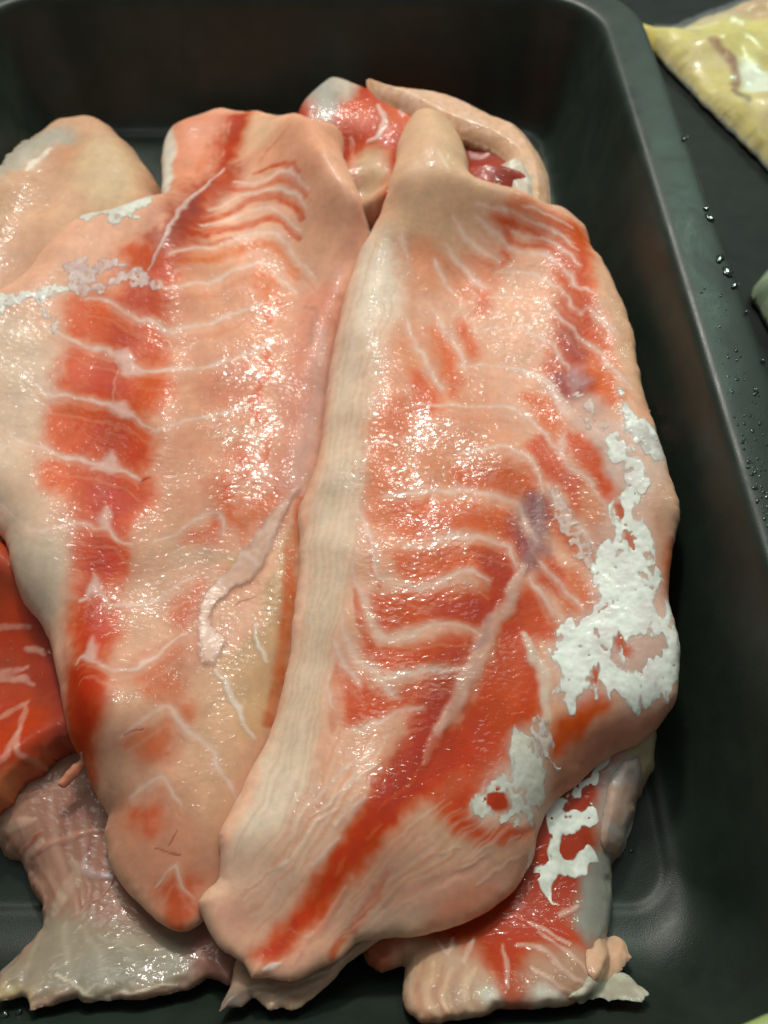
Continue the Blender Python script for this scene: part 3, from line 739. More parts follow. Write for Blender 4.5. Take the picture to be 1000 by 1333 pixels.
def glints_L(s, X, Y, G):
    for (px, py, r, a) in ((335, 400, 36, 1.0), (330, 470, 44, 1.0), (310, 560, 46, 1.0), (330, 620, 36, .9), (350, 780, 30, .6), (300, 320, 60, .2)):
        c = s.on([(px, py)])[0][0]; rr = r * .00026
        G = np.maximum(G, .95 * a * np.exp(-((X - c[0]) ** 2 + (Y - c[1]) ** 2) / (2 * rr * rr)))
    return np.clip(G * (0.8 + 0.5 * fbm(X, Y, 0.006, 2, 3)), .06, 1)
L.build(glints_L, grain=.2)
L.patch("white_skin_patch", [(95, 289), (125, 273), (160, 267), (198, 258), (196, 266), (176, 275), (179, 283), (162, 281), (151, 294), (142, 290), (131, 280), (110, 286)], (222, 220, 208), t=.0001, ragged=.0004, seed=1, c2=(206, 200, 190))
L.patch("torn_membrane", [(87, 364), (81, 350), (98, 337), (120, 338), (140, 335), (170, 348), (202, 364), (206, 372), (188, 376), (160, 369), (125, 383), (107, 387), (88, 376)], (206, 172, 164), t=.00006, ragged=.0008, eat=.0012, tears=.25, seed=3, c2=(216, 190, 184))
L.patch("white_skin_patch", [(-40, 386), (0, 384), (30, 380), (60, 375), (86, 371), (88, 378), (64, 386), (52, 394), (46, 386), (30, 394), (14, 404), (0, 404), (-40, 410)], (222, 218, 208), t=.0001, ragged=.0005, seed=4, c2=(206, 196, 190))
L.patch("torn_membrane", [(48, 390), (58, 396), (72, 424), (78, 436), (64, 424), (54, 404)], (210, 190, 180), t=.00006, ragged=.0006, seed=5)
L.patch("membrane_flap", [(402, 625), (387, 652), (367, 692), (352, 730), (333, 757), (310, 770), (288, 788), (281, 802), (281, 812), (298, 830), (297, 843), (281, 873), (271, 868), (262, 871), (256, 860), (252, 835), (252, 800), (258, 780), (266, 766), (292, 740), (312, 712), (328, 696), (344, 672), (366, 650), (390, 630)],
    (208, 160, 136), t=.0004, round_=.0016, ragged=.0002, mat=M_FILM, fade=.0030, cnoise=.1, lift=.0002, c2=(214, 172, 152), seed=2, grain=.12, label="pale folded membrane flap")
L.patch("flesh_tag", [(108, 982), (110, 996), (100, 1010), (84, 1024), (74, 1025), (84, 1008), (97, 994)], (210, 140, 110), t=.0012, round_=.0012, ragged=.0002, mat=M_FLESH, clip=False)

# ---- the big fillet on the right
R = Fillet("fish_fillet", "widest fillet, on top of the heap, with cream edge strip and large white skin patches",
    [(537, 151), (560, 150), (590, 165), (607, 193), (613, 224), (640, 238), (690, 258), (730, 275), (764, 296), (772, 318), (788, 338), (806, 372), (822, 410), (832, 455), (840, 500), (852, 540), (868, 590), (881, 630), (890, 662), (884, 690), (877, 718), (874, 760), (877, 790), (884, 820), (889, 850), (888, 885), (880, 915), (860, 945), (835, 965), (802, 980), (772, 1000), (745, 1027), (718, 1050), (703, 1080), (698, 1110), (690, 1130), (668, 1162), (640, 1185), (600, 1205), (560, 1215), (520, 1219), (490, 1222), (462, 1226), (440, 1248), (410, 1264), (374, 1276), (346, 1270), (326, 1274), (314, 1252), (290, 1238), (272, 1214), (261, 1190), (257, 1172), (268, 1154), (283, 1140), (285, 1110), (282, 1085), (300, 1050), (325, 1000), (345, 960), (360, 915), (372, 870), (380, 810), (386, 760), (389, 710), (389, 660), (408, 610), (418, 560), (425, 500), (435, 440), (447, 385), (465, 330), (482, 296), (500, 255), (512, 215), (520, 175)],
    T=0.016, R=0.018, base=PEACH, seed=2, ragged=.00018, res=.0004, bumps=((620, 1160, 60, -7), (480, 1200, 50, -5), (350, 1250, 50, -6), (760, 1000, 40, -4), (300, 1180, 40, -5), (436, 480, 40, -4), (424, 560, 40, -5), (410, 650, 40, -5), (402, 750, 40, -5), (388, 850, 40, -5), (355, 950, 40, -5), (315, 1050, 40, -4)), fib=-.15, drape=12.0, dsm=6.0)
LB = [(478, 310), (455, 380), (440, 450), (430, 520), (420, 600), (404, 680), (398, 760), (388, 840), (370, 920), (345, 990), (315, 1060), (298, 1120)]
RB = [(540, 320), (520, 400), (500, 470), (484, 560), (476, 630), (462, 700), (448, 780), (430, 860), (412, 940), (398, 1010), (382, 1070), (340, 1118)]
R.p(LB + RB[::-1], CREAM, 12, .95)
R.p([(520, 160), (600, 170), (620, 230), (680, 262), (640, 310), (560, 330), (490, 310), (505, 250)], (214, 174, 140), 18, .9)
R.p([(560, 150), (600, 175), (608, 215), (580, 225), (572, 190)], (204, 168, 132), 8, .6)
R.l([(570, 195), (578, 210), (582, 220)], (224, 200, 168), 6, .7)
R.p([(265, 1160), (300, 1110), (380, 1080), (440, 1080), (400, 1140), (370, 1190), (320, 1230), (280, 1210)], (224, 184, 158), 18, .85)
R.p([(280, 1180), (330, 1170), (340, 1210), (300, 1225)], (206, 140, 120), 14, .5)
R.p([(560, 1040), (640, 1078), (700, 1060), (716, 1050), (692, 1130), (640, 1185), (520, 1220), (470, 1228), (450, 1200), (500, 1110)], (206, 160, 130), 12, .95)
R.p([(540, 1175), (640, 1130), (690, 1085), (690, 1130), (640, 1180), (560, 1212)], (196, 142, 122), 8, .7)
R.p([(580, 1170), (640, 1150), (620, 1190), (560, 1205)], (190, 100, 70), 12, .5)
R.p([(470, 1180), (520, 1170), (560, 1190), (520, 1218), (470, 1226)], (186, 158, 138), 12, .7)
# flank brown-pink
R.p([(715, 984), (770, 935), (820, 930), (880, 900), (860, 945), (800, 980), (745, 1027), (715, 1040)], (192, 130, 106), 12, .9)
R.p([(830, 640), (885, 660), (880, 720), (862, 740), (845, 690)], (202, 156, 130), 10, .8)
R.p([(862, 720), (880, 710), (876, 790), (862, 780)], (192, 102, 70), 8, .8)
R.p([(845, 598), (872, 600), (890, 660), (866, 680), (845, 640)], (206, 166, 138), 9, .8)
R.p([(780, 340), (830, 440), (845, 520), (815, 510), (800, 440), (780, 390)], (212, 166, 132), 12, .8)
R.p([(490, 440), (560, 430), (640, 520), (690, 600), (660, 720), (500, 740), (474, 620)], (220, 134, 94), 26, .5)
# centre reds
for q, c, sf in (([(519, 316), (565, 316), (582, 374), (540, 380), (522, 366)], (214, 142, 104), 12), ([(568, 335), (600, 345), (626, 372), (600, 390), (580, 368)], (214, 134, 96), 9),
             ([(603, 330), (649, 330), (652, 368), (630, 368)], (212, 128, 92), 9), ([(640, 268), (662, 282), (668, 306), (666, 338), (654, 343), (651, 319)], (202, 86, 48), 7),
             ([(560, 427), (590, 445), (600, 482), (593, 518), (576, 482)], (212, 100, 50), 8), ([(597, 418), (612, 425), (626, 458), (610, 466), (600, 442)], (208, 94, 50), 7),
             ([(518, 442), (540, 450), (548, 480), (526, 480)], (214, 140, 96), 9), ([(535, 482), (560, 490), (573, 530), (552, 545), (535, 512)], (208, 92, 46), 8),
             ([(490, 535), (530, 515), (538, 550), (520, 580), (480, 590), (478, 560)], (212, 118, 80), 9), ([(620, 372), (640, 378), (636, 408), (618, 410)], (208, 104, 64), 7),
             ([(480, 580), (520, 585), (540, 640), (530, 690), (480, 680), (474, 630)], (212, 122, 82), 11), ([(540, 570), (620, 560), (640, 610), (560, 640)], (212, 138, 102), 12),
             ([(590, 612), (680, 606), (706, 640), (692, 664), (650, 645), (600, 640)], (198, 89, 40), 9), ([(520, 655), (620, 655), (672, 668), (680, 722), (655, 706), (615, 694), (530, 700)], (206, 92, 44), 9),
             ([(515, 722), (560, 712), (655, 715), (666, 770), (632, 748), (600, 746), (550, 760), (520, 750)], (208, 92, 44), 7), ([(620, 718), (662, 716), (670, 780), (640, 786), (628, 750)], (184, 68, 28), 7),
             ([(486, 772), (646, 770), (648, 800), (618, 816), (560, 808), (500, 826), (486, 800)], (202, 77, 28), 7), ([(472, 830), (506, 842), (610, 826), (612, 850), (586, 864), (506, 874), (474, 858)], (202, 75, 28), 7),
             ([(444, 862), (456, 874), (500, 896), (540, 884), (588, 880), (590, 920), (550, 926), (490, 938), (448, 938)], (200, 75, 28), 8), ([(560, 780), (646, 780), (640, 810), (590, 812)], (186, 68, 28), 9)):
    R.p(q, c, sf, .92, -.05)
R.l([(462, 770), (470, 810), (482, 840)], RED, 12, .8)
R.l([(478, 700), (487, 730), (494, 764)], RED, 9, .8)
R.l([(440, 870), (436, 910), (430, 950)], (208, 120, 88), 16, .6)
# lateral stripe, upper right
R.p([(715, 280), (762, 303), (772, 330), (774, 362), (780, 396), (792, 440), (799, 482), (802, 522), (780, 520), (762, 515), (732, 520), (708, 490), (714, 460), (724, 420), (722, 370), (712, 335), (690, 300)], (200, 79, 28), 9, .95)
R.p([(760, 450), (796, 460), (802, 520), (776, 520)], (210, 106, 54), 8, .8)
R.p([(728, 430), (752, 434), (760, 466), (740, 470)], (146, 58, 56), 8, .85)
R.p([(719, 486), (764, 486), (764, 520), (732, 524)], (132, 62, 66), 9, .8)
R.p([(655, 262), (700, 270), (750, 300), (740, 312), (690, 300), (660, 290)], (206, 102, 64), 8, .7)
R.l([(655, 292), (690, 300), (720, 305), (742, 322)], RED, 8, .8); R.l([(660, 314), (690, 320), (720, 324), (744, 345)], RED, 9, .8)
# right of the mid line
for q, c, sf in (([(738, 556), (766, 570), (794, 600), (811, 642), (799, 660), (785, 648), (766, 620), (738, 589)], (204, 79, 28), 6), ([(687, 575), (707, 564), (732, 592), (760, 628), (761, 672), (743, 666), (726, 631), (704, 620), (690, 598)], (196, 72, 28), 6),
             ([(760, 628), (794, 659), (795, 698), (777, 714), (754, 676)], (214, 140, 102), 8), ([(679, 514), (718, 517), (730, 550), (726, 576), (712, 561), (696, 536)], (208, 100, 48), 8),
             ([(700, 640), (735, 670), (760, 720), (790, 700), (775, 740), (740, 720), (715, 690)], (198, 89, 42), 8), ([(710, 724), (738, 743), (742, 778), (704, 762)], (194, 71, 28), 6),
             ([(673, 655), (712, 640), (716, 676), (706, 734), (684, 744), (670, 710)], (134, 78, 84), 9), ([(656, 810), (687, 760), (713, 784), (727, 813), (727, 840), (700, 828), (670, 830)], (200, 74, 28), 6),
             ([(742, 740), (765, 755), (770, 790), (745, 812), (730, 790)], (206, 108, 62), 7), ([(640, 850), (656, 812), (690, 834), (704, 870), (706, 926), (675, 950), (640, 990), (610, 1010), (600, 960), (620, 900)], (200, 74, 28), 8),
             ([(752, 906), (770, 894), (792, 918), (772, 940), (749, 944)], (202, 85, 34), 6), ([(715, 976), (728, 930), (766, 945), (744, 972), (718, 986)], (202, 81, 28), 6), ([(640, 1010), (665, 1000), (640, 1030), (600, 1060), (640, 1080), (690, 1080), (650, 1095), (580, 1070), (590, 1030)], (196, 72, 28), 9),
             ([(760, 800), (790, 780), (800, 880), (770, 900), (740, 880)], (196, 85, 36), 8), ([(800, 820), (870, 830), (850, 900), (820, 920), (800, 880)], (190, 140, 120), 8)):
    R.p(q, c, sf, .92, -.05)
R.l([(700, 828), (690, 880), (680, 930), (660, 960)], (186, 68, 28), 16, .5)
# dark red band to the tail
R.p([(552, 914), (514, 979), (484, 1030), (460, 1066), (437, 1104), (406, 1148), (374, 1196), (327, 1240), (326, 1250), (352, 1257), (378, 1244), (424, 1192), (450, 1150), (496, 1104), (528, 1064), (564, 1030), (612, 1000), (630, 940), (600, 950)], (198, 73, 30), 10, 1, -.15)
R.p([(556, 930), (600, 920), (590, 960), (540, 1030), (500, 1070), (500, 1030)], (166, 61, 28), 14, .7)
R.p([(580, 850), (612, 850), (590, 930), (555, 950), (548, 915)], (168, 62, 28), 10, .7)
R.l([(508, 1138), (478, 1180), (448, 1226), (432, 1248)], (196, 72, 28), 15, .9, -.2)
R.l([(450, 1158), (424, 1200), (396, 1236), (380, 1256)], (212, 150, 126), 9, .8, .3)
R.p([(340, 1262), (380, 1250), (420, 1232), (430, 1245), (380, 1272)], (212, 160, 138), 5, .8)
R.l([(345, 1262), (366, 1254)], (226, 214, 204), 6, .9, .4)
for q in ([(530, 1072), (500, 1112), (465, 1172), (430, 1225)], [(545, 1070), (515, 1110), (480, 1160), (455, 1200)], [(560, 1060), (530, 1100), (500, 1140)], [(580, 1060), (555, 1090)], [(602, 1062), (590, 1086)], [(496, 1075), (480, 1095)], [(450, 1120), (436, 1138)]):
    R.l(q, (214, 130, 96), 5, .4, .1, .6, .9)
# pale streaks left of the band
for q, w in (([(484, 979), (462, 992), (439, 1012), (415, 1036), (394, 1060), (379, 1096)], 7), ([(492, 996), (454, 1024), (421, 1054)], 6), ([(474, 1040), (455, 1056), (437, 1074)], 6), ([(403, 1084), (390, 1104), (376, 1120), (346, 1136), (322, 1160)], 4), ([(440, 1092), (424, 1114), (408, 1128)], 7), ([(402, 1090), (415, 1070), (440, 1050)], 4), ([(470, 1000), (440, 1034), (405, 1066)], 3)):
    R.l(q, (228, 200, 182), w * 1.6, .7, .2, .6, .95); R.l(q, (234, 216, 202), w * .6, .6, .1, .6, .9)
R.l([(395, 1000), (392, 1040), (384, 1070)], (226, 204, 180), 4, .6)
R.l([(672, 700), (652, 790), (620, 850), (590, 910), (545, 980), (500, 1040)], (164, 44, 22), 74, .5, 0, .5, .9)
R.l([(742, 330), (744, 400), (736, 460), (742, 510)], (170, 54, 34), 40, .45, 0, .5, .9)
R.l([(650, 290), (690, 300), (730, 312), (756, 340)], (186, 66, 36), 30, .5, 0, .5, .9)
# sinews
MS = [([(522, 303), (530, 334)], 8), ([(565, 338), (589, 381)], 8), ([(581, 319), (608, 354), (631, 374)], 8), ([(589, 284), (619, 319), (647, 338)], 8), ([(619, 278), (654, 314), (666, 324)], 7),
      ([(667, 303), (689, 308), (713, 311), (735, 327), (754, 346)], 5), ([(662, 322), (689, 330), (713, 335), (735, 351), (758, 378)], 6), ([(759, 373), (774, 381)], 4),
      ([(646, 353), (678, 353), (708, 360), (730, 377), (755, 409)], 4), ([(755, 407), (767, 400), (781, 414), (806, 436)], 6), ([(635, 387), (659, 387), (689, 389), (716, 400), (740, 424), (752, 442)], 4),
      ([(750, 438), (773, 451), (794, 476), (820, 504)], 6), ([(619, 431), (654, 427), (686, 431), (716, 446), (732, 468), (741, 480)], 5), ([(600, 478), (627, 474), (662, 478), (692, 488), (716, 503), (730, 522)], 6),
      ([(649, 268), (670, 281), (708, 295), (735, 308), (752, 326)], 5), ([(681, 270), (713, 279), (746, 297)], 4), ([(620, 262), (655, 275), (664, 284)], 4),
      ([(560, 402), (585, 435), (601, 462), (606, 480)], 7), ([(528, 415), (542, 450), (560, 482), (577, 508)], 8), ([(548, 525), (620, 528), (662, 530), (693, 547), (712, 567)], 5),
      ([(600, 590), (648, 581), (676, 589), (696, 612), (708, 640)], 6), ([(500, 645), (560, 640), (620, 643), (654, 648), (676, 659), (687, 687), (702, 706)], 9),
      ([(528, 711), (555, 710), (582, 700), (614, 698), (644, 707), (660, 712), (670, 738)], 8), ([(493, 752), (528, 760), (547, 768), (568, 758), (595, 749), (620, 744), (634, 752)], 9), ([(466, 660), (482, 706), (496, 752)], 8),
      ([(454, 722), (474, 776), (485, 811), (498, 835), (528, 825), (555, 815), (582, 814), (609, 818), (622, 826)], 9), ([(442, 787), (450, 822), (460, 854), (487, 873), (504, 884), (528, 876), (555, 873), (587, 872), (608, 870)], 8),
      ([(436, 830), (447, 862), (470, 894)], 8), ([(500, 884), (520, 910)], 7), ([(455, 948), (490, 941), (523, 927), (552, 921)], 8), ([(430, 880), (432, 920)], 6),
      ([(704, 558), (726, 589), (754, 614), (777, 637), (792, 660)], 7), ([(726, 589), (732, 572), (738, 560)], 6), ([(715, 631), (732, 659), (752, 684), (775, 714)], 10), ([(692, 752), (715, 789), (740, 816)], 9),
      ([(706, 732), (730, 762), (760, 790)], 7), ([(640, 1000), (625, 1040), (612, 1056)], 4)]
for q, w in MS:
    for dy, c in ((9, (232, 186, 160)), (17, (206, 116, 84)), (25, (230, 184, 156))):
        R.l([(x + .15 * dy, y + dy) for x, y in q], c, 5, .24, 0, .7, .95)
for q, w in MS: R.l(q, SEPTUM, w * 2.0, .62, -.05, .6, .95); R.l(q, WHITE, w * .75, .7, -.04, .7, .95)
R.l([(670, 480), (704, 491), (726, 519), (738, 536), (766, 558), (794, 592), (816, 631)], (226, 196, 182), 13, .85, .2, .6)
R.p([(742, 520), (780, 516), (790, 545), (802, 590), (812, 630), (780, 580), (750, 548)], (218, 176, 160), 7, .8)
R.l([(682, 826), (696, 852), (708, 886), (713, 938)], (224, 204, 184), 16, .95, .3)
R.p([(742, 478), (760, 476), (764, 500), (748, 510)], (206, 170, 170), 6, .6)
# mid line
R.l([(700, 640), (702, 690), (684, 735), (671, 768), (658, 795)], (196, 160, 156), 14, .5, .1, .6, .95)
R.l([(682, 738), (671, 768), (658, 795), (636, 827), (620, 862), (606, 889), (593, 919), (572, 955)], (216, 176, 156), 19, .92, .35, .6)
R.l([(586, 930), (568, 961), (552, 992)], (218, 168, 150), 13, .85, .3, .7); R.l([(556, 986), (526, 1024), (492, 1058)], (196, 85, 44), 5, .7)
R.l([(640, 800), (632, 832), (618, 845)], (170, 120, 126), 10, .6)
# fibres of the cream edge
for k in range(20):
    f = (k + .5) / 20; f = f + .012 * math.sin(k * 7.3)
    q = [(a[0] + (b[0] - a[0]) * f, a[1] + (b[1] - a[1]) * f) for a, b in zip(LB, RB)]
    a0 = (k * 5) % 4; a1 = len(q) - (k * 3) % 4
    R.l(q[a0:a1], [(228, 198, 168), (204, 162, 128), (222, 190, 158)][k % 3], 4.5, .45, 0, .5, .9)
R.l([(693, 1077), (665, 1098), (618, 1129), (566, 1150), (540, 1160), (500, 1180)], (176, 118, 100), 11, .6, -.35, .5, .9)
for q in ([(690, 1062), (650, 1092), (600, 1120)], [(640, 1110), (600, 1128)], [(620, 1150), (680, 1110)], [(600, 1100), (560, 1108)]):
    R.l(q, (220, 184, 164), 4, .5, .25)

for q in ([(770, 560), (800, 545), (850, 560), (870, 600), (850, 640), (820, 640)], [(795, 650), (830, 640), (850, 700), (862, 757), (880, 790), (888, 850), (870, 905), (820, 930), (790, 905), (735, 915), (716, 860), (735, 810), (775, 780), (770, 730)], [(660, 955), (700, 960), (715, 1020), (690, 1072), (620, 1072), (612, 1045), (640, 1005)]):
    R.p(q, (222, 194, 182), 9, .6)

R.p([(560, 965), (640, 945), (668, 985), (650, 1004), (622, 1030), (612, 1056), (640, 1078), (690, 1076), (640, 1092), (590, 1076), (560, 1044)], (194, 71, 32), 9, .8)
R.p([(634, 1032), (655, 1026), (664, 1053), (653, 1062), (634, 1052)], (178, 66, 30), 3, 1)
R.p([(804, 812), (824, 845), (812, 856), (802, 836)], (190, 89, 50), 3, .9); R.p([(802, 656), (814, 655), (817, 678), (805, 680)], (190, 89, 50), 3, .9); R.p([(810, 692), (822, 694), (830, 716), (818, 720)], (196, 110, 84), 3, .9)
R.p([(770, 880), (776, 866), (780, 886), (772, 900)], (190, 85, 48), 3, .9)

def bundle(g1, g2, n, cols, w, op):
    for k in range(n):
        t = (k + .5) / n + .02 * math.sin(k * 5.1)
        q = [(a[0] + (b[0] - a[0]) * t, a[1] + (b[1] - a[1]) * t) for a, b in zip(g1, g2)]
        m = len(q); i0 = (k * 7) % 2; i1 = m - ((k * 3) % 2)
        R.l(q[i0:i1], cols[k % len(cols)], w * (.7 + .6 * ((k * 37) % 10) / 10), op, .06 if k % 2 else -.06, .7, .95)
bundle([(572, 1040), (530, 1078), (490, 1124), (452, 1170), (410, 1224)], [(690, 1092), (640, 1128), (580, 1160), (530, 1190), (470, 1224)], 24,
       [(228, 190, 168), (206, 120, 92), (218, 172, 150), (196, 140, 124)], 6, .5)
bundle([(412, 950), (400, 1000), (384, 1050), (356, 1100), (310, 1150)], [(522, 960), (486, 1020), (440, 1090), (400, 1146), (330, 1220)], 18,
       [(230, 198, 176), (216, 146, 112), (226, 184, 160)], 7, .55)
bundle([(640, 640), (600, 700), (590, 760)], [(500, 640), (520, 720), (500, 800)], 8, [(214, 112, 72), (222, 140, 104)], 6, .35)
bundle([(640, 380), (640, 460), (640, 560)], [(520, 340), (520, 440), (500, 560)], 10, [(220, 140, 104), (230, 184, 150)], 8, .35)

def glints_R(s, X, Y, G):
    for (px, py, r, a) in ((520, 500, 40, .7), (540, 560, 46, 1.0), (590, 610, 44, 1.0), (540, 650, 46, 1.0), (440, 620, 24, .8), (600, 700, 50, .9), (560, 780, 60, .7), (480, 740, 28, .8), (620, 960, 50, .8), (600, 860, 60, .6), (430, 800, 22, .7), (600, 1030, 40, .6), (690, 700, 40, .6), (600, 1170, 46, .8), (680, 1110, 30, .8), (480, 1040, 50, .6), (430, 720, 20, .7), (420, 880, 24, .6), (470, 490, 20, .8), (500, 900, 50, .6)):
        c = s.on([(px, py)])[0][0]; rr = r * .00024
        G = np.maximum(G, .95 * a * np.exp(-((X - c[0]) ** 2 + (Y - c[1]) ** 2) / (2 * rr * rr)))
    return np.clip(G * (0.8 + 0.5 * fbm(X, Y, 0.006, 2, 3)), .06, 1)
R.build(glints_R, grain=.2)

R.patch("white_skin_patch", [(803, 510), (813, 514), (823, 536), (842, 547), (853, 562), (862, 582), (869, 598), (855, 601), (846, 596), (828, 580), (816, 566), (808, 545)], (206, 202, 196), t=.0001, ragged=.0006, eat=.0012, tears=0, fade=.0012, c2=SKIN, seed=1)
R.patch("white_skin_patch", [(786, 570), (796, 564), (806, 568), (822, 586), (838, 606), (845, 625), (843, 640), (829, 643), (818, 632), (806, 612), (794, 592)], SKIN, t=.0001, ragged=.0006, eat=.0012, tears=-.05, fade=.0011, c2=(228, 222, 216), seed=2)
R.patch("white_skin_patch", [(810, 645), (822, 632), (832, 645), (826, 660), (834, 678), (845, 688), (852, 726), (847, 740), (862, 757), (858, 775), (866, 806), (872, 779), (883, 797), (889, 839), (887, 876), (875, 897), (864, 919), (853, 909), (840, 920), (834, 908), (832, 920), (826, 935), (817, 922), (812, 906), (797, 896), (791, 923), (787, 900), (781, 885), (777, 913), (773, 896), (755, 904), (748, 928), (741, 930), (729, 915), (722, 904), (730, 893), (726, 870), (720, 844), (731, 834), (725, 824), (739, 815), (755, 804), (773, 795), (781, 779), (769, 761), (772, 746), (774, 724), (789, 704), (799, 687), (794, 666)],
    SKIN, t=.0001, ragged=.0006, eat=.0013, tears=-.1, fade=.0011, c2=(228, 224, 218), seed=3,
    holes=([(819, 846), (838, 828), (861, 831), (867, 845), (857, 853), (843, 875), (836, 897), (830, 871), (819, 867)], [(804, 814), (822, 844), (812, 853), (806, 835)], [(803, 846), (808, 848), (806, 866), (801, 860)], [(804, 660), (812, 658), (815, 676), (807, 678)], [(812, 694), (820, 696), (828, 714), (820, 718)], [(774, 811), (783, 812), (783, 827), (776, 824)], [(828, 741), (838, 746), (834, 750)], [(770, 880), (776, 868), (779, 884), (772, 898)]))
R.patch("white_skin_patch", [(670, 947), (681, 957), (693, 960), (700, 972), (707, 985), (713, 1020), (707, 1041), (697, 1066), (687, 1074), (673, 1079), (678, 1062), (655, 1068), (637, 1073), (621, 1069), (612, 1053), (618, 1036), (631, 1026), (636, 1007), (650, 1006), (666, 996), (660, 976), (665, 964)],
    (214, 210, 196), t=.00006, ragged=.0004, c2=(204, 202, 192), seed=4, holes=([(636, 1034), (654, 1028), (663, 1053), (653, 1060), (636, 1051)],))
R.patch("white_skin_patch", [(696, 946), (706, 938), (719, 960), (712, 984), (728, 990), (712, 994), (705, 985), (698, 965)], (214, 200, 190), t=.00006, ragged=.0008, eat=.0012, tears=.4, seed=5)
R.patch("torn_membrane", [(744, 516), (770, 522), (796, 546), (790, 560), (768, 556), (752, 540)], (220, 196, 186), t=.00006, ragged=.0009, eat=.0012, tears=.6, seed=1)
R.patch("torn_membrane", [(720, 640), (742, 668), (766, 706), (772, 730), (760, 740), (748, 728), (738, 700), (722, 672)], (216, 184, 172), t=.00006, ragged=.0009, eat=.0012, tears=.62, seed=2)

# ------------------------------------------------------------------ water on the rim
def droplet(x, y, z, r, asp, rot, parent, name="water_drop", hgt=.35, seed=0):
    n = 14; V = [(0, 0, r * hgt)]; m = 4
    rr = np.random.default_rng(seed)
    wob = 1 + .28 * np.array([math.sin(2 * math.pi * k / n * 2 + rr.random() * 6) * .6 + rr.normal() * .35 for k in range(n)])
    for i in range(1, m + 1):
        f = i / m
        for k in range(n):
            a = 2 * math.pi * k / n; q = r * f * wob[k]
            px, py = q * math.cos(a) * asp, q * math.sin(a)
            V.append((px * math.cos(rot) - py * math.sin(rot), px * math.sin(rot) + py * math.cos(rot), r * hgt * (1 - f * f) - (0.0003 if i == m else 0)))
    F = [(0, 1 + k, 1 + (k + 1) % n) for k in range(n)]
    for i in range(m - 1):
        for k in range(n):
            F.append((1 + i * n + k, 1 + (i + 1) * n + k, 1 + (i + 1) * n + (k + 1) % n, 1 + i * n + (k + 1) % n))
    F.append(tuple(1 + (m - 1) * n + k for k in range(n - 1, -1, -1)))
    o = mesh_obj(name, V, F, M_WATER, parent)
    o.location = np.array([x, y, z]) - (np.array(parent.location) if parent else 0)
    return o
W = []
for (px, py, r, asp) in ((925, 282, 5, 1.8), (920, 270, 3.5, 1.3), (938, 335, 5, 2.0), (948, 352, 5, 2.2), (958, 370, 3, 2.2), (892, 178, 4, 2.2)):
    W.append((px, py, r, asp, .12))
rr = np.random.default_rng(3)
for k in range(150):
    t = rr.random() ** .45
    py = 360 + 330 * t
    xi = 895 + (py - 360) * .285 + 8
    px = xi + abs(rr.normal()) * 26 * (1 - .3 * t)
    if px > 1010: continue
    W.append((px, py, .7 + rr.random() ** 2 * 2.0, 1 + rr.random(), .38))
for i, (px, py, r, asp, hg) in enumerate(W):
    P = unproj([(px, py)], .0603)[0]
    droplet(P[0], P[1], .0603, r * .00029, asp, 1.2 + rr.normal() * .4, tray, hgt=hg, seed=i)
for i, (px, py, r) in enumerate(((822, 1108, 3), (852, 1056, 1.6), (850, 1040, 1.2), (24, 1322, 4), (40, 1318, 3), (10, 1318, 3))):
    zz = .0002 if py < 1300 else .012
    P = unproj([(px, py)], zz)[0]
    droplet(P[0], P[1], float(tray_height(P[0], P[1])), r * .00025, 1.2, .5, tray, hgt=.4, seed=50 + i)

# ------------------------------------------------------------------ worktop
def worktop_mat():
    m, nt, b = new_mat("dark_worktop")
    tc = nt.nodes.new('ShaderNodeTexCoord').outputs['Object']
    n = nz(nt, 90, 5, .6, tc)
    r = nt.nodes.new('ShaderNodeValToRGB')
    r.color_ramp.elements[0].position = .35; r.color_ramp.elements[0].color = (.007, .009, .008, 1)
    r.color_ramp.elements[1].position = .75; r.color_ramp.elements[1].color = (.014, .018, .016, 1)
    link(nt, n.outputs['Fac'], r.inputs[0]); link(nt, r.outputs[0], b.inputs['Base Color'])
    b.inputs['Roughness'].default_value = .6
    b.inputs['Specular IOR Level'].default_value = .2
    return m
s_ = .7
wt = mesh_obj("worktop", [(x, y, z) for z in (-.03, -.002) for x, y in ((-s_, -s_), (s_, -s_), (s_, s_), (-s_, s_))],
              [(3, 2, 1, 0), (4, 5, 6, 7), (0, 1, 5, 4), (1, 2, 6, 5), (2, 3, 7, 6), (3, 0, 4, 7)], worktop_mat(), smooth_=False)
tag(wt, kind="structure", label="dark worktop under the roasting tray")

# ------------------------------------------------------------------ plastic food bag beyond the rim
M_BAG = flesh_mat("wrapped_food", rough=.3, coat=.9, grain=.3, sss=.1)
Bg = Fillet("food_bag", "clear plastic bag of yellow and white food with brown stain, beside the tray",
    [(820, 30), (862, 70), (900, 108), (940, 148), (975, 182), (1010, 216), (1060, 260), (1120, 200), (1120, -60), (1010, -12), (960, 6), (910, 26), (870, 44)],
    T=.016, R=.02, base=(208, 194, 104), support=-.002, seed=3, ragged=.0004, res=.0008, mat=M_BAG, cat="food bag", edge=.002, lump=.0026)
Bg.p([(850, 45), (910, 26), (960, 6), (1010, -12), (1120, -60), (1120, 20), (1000, 48), (940, 52), (900, 50), (860, 52)], (196, 176, 140), 10, .9)
Bg.p([(950, 30), (1000, 10), (1060, 0), (1040, 50), (960, 48)], (206, 164, 112), 8, .8)
Bg.p([(868, 80), (900, 84), (950, 100), (960, 130), (940, 146), (905, 112)], (206, 186, 104), 8, .8)
Bg.p([(956, 104), (1000, 124), (1050, 150), (1040, 200), (985, 160), (960, 130)], (226, 232, 212), 7, .95)
Bg.l([(912, 86), (928, 96), (946, 108), (951, 125), (947, 140)], (136, 74, 24), 13, 1)
Bg.l([(946, 138), (956, 148), (966, 158)], (96, 76, 50), 8, .9)
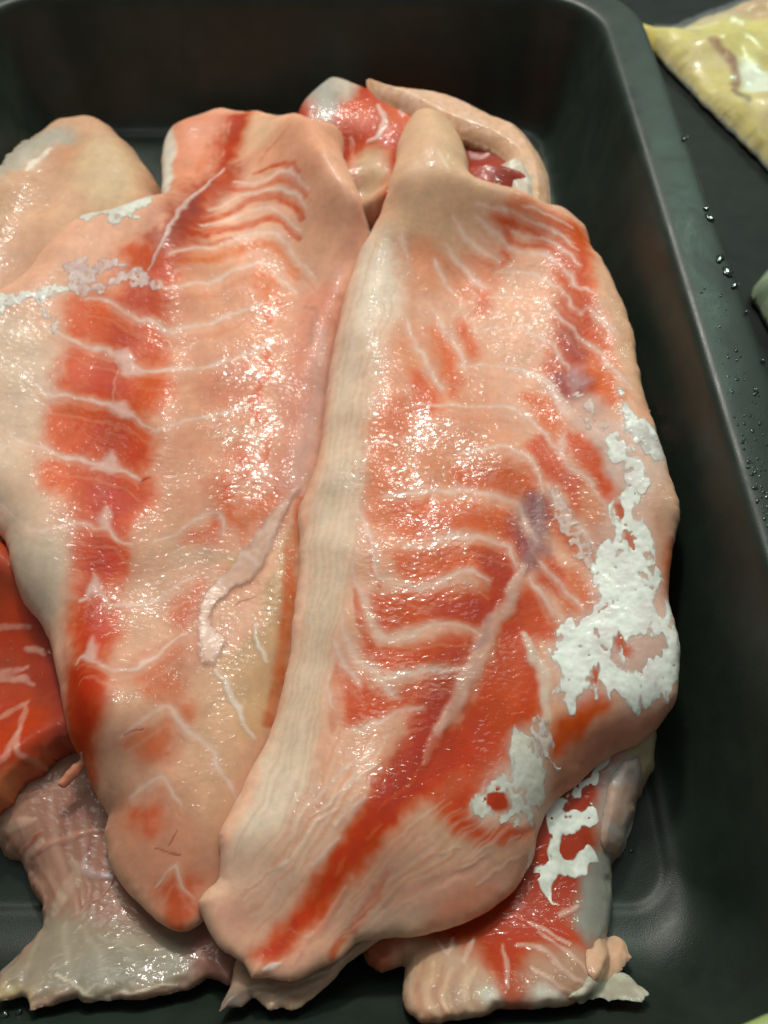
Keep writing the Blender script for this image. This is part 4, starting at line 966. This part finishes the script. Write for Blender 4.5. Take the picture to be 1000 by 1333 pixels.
Bg.p([(975, 150), (990, 152), (985, 165)], (196, 160, 70), 5, .8)
Bg.p([(985, 165), (1005, 175), (1000, 190), (982, 178)], (180, 150, 96), 6, .8)
Bg.l([(865, 50), (890, 53), (925, 55)], (230, 232, 220), 5, .8, .3)
Bg.build(grain=.25)
Bg.patch("plastic_film", [(845, 40), (858, 74), (886, 108), (920, 142), (950, 172), (985, 206), (1030, 250), (1100, 220), (1100, -40), (1010, -16), (960, 2), (905, 22), (866, 40)], (220, 226, 216), t=.0006, res=.001, ragged=.0003, mat=M_PLASTIC, clip=False, lift=.0012)
Bg2 = Fillet("food_bag", "pale green plastic wrapped pack just outside the wet tray rim",
    [(982, 372), (996, 400), (1012, 430), (1030, 470), (1080, 470), (1080, 360), (1020, 340)],
    T=.02, R=.012, base=(150, 170, 140), support=-.002, seed=1, ragged=.0003, res=.0009, mat=M_BAG, cat="food pack", edge=.002)
Bg2.p([(990, 380), (1010, 410), (1030, 460), (1060, 440), (1020, 380)], (196, 212, 180), 8, .8)
Bg2.build(grain=.4)

# ------------------------------------------------------------------ pale green board at the front corner
def board_mat():
    m, nt, b = new_mat("pale_green_plastic")
    tc = nt.nodes.new('ShaderNodeTexCoord').outputs['Object']
    n = nz(nt, 300, 3, .5, tc)
    r = nt.nodes.new('ShaderNodeValToRGB')
    r.color_ramp.elements[0].color = (.30, .38, .13, 1); r.color_ramp.elements[1].color = (.36, .45, .17, 1)
    link(nt, n.outputs['Fac'], r.inputs[0]); link(nt, r.outputs[0], b.inputs['Base Color'])
    b.inputs['Roughness'].default_value = .45
    return m
def slab(cx, cy, rx, ry, z0, z1, bev, n=64):
    rg = []
    for ins, z in ((bev, z0), (0, z0 + bev), (0, z1 - bev), (bev, z1), (bev * 3, z1 + .0002)):
        rg.append([(cx + (rx - ins) * math.cos(2 * math.pi * k / n), cy + (ry - ins) * math.sin(2 * math.pi * k / n), z) for k in range(n)])
    return loft(rg)
c0 = unproj([(1010, 1313)], .066)[0]
V, F = slab(c0[0] + .020, c0[1] - .0380, .055, .040, .0610, .066, .0012)
bd = place(mesh_obj("plate", V, F, board_mat()))
bm = bmesh.new(); bm.from_mesh(bd.data); bmesh.ops.recalc_face_normals(bm, faces=bm.faces); bm.to_mesh(bd.data); bm.free()
tag(bd, "pale yellow green oval plate resting on the tray's front corner", "plate")
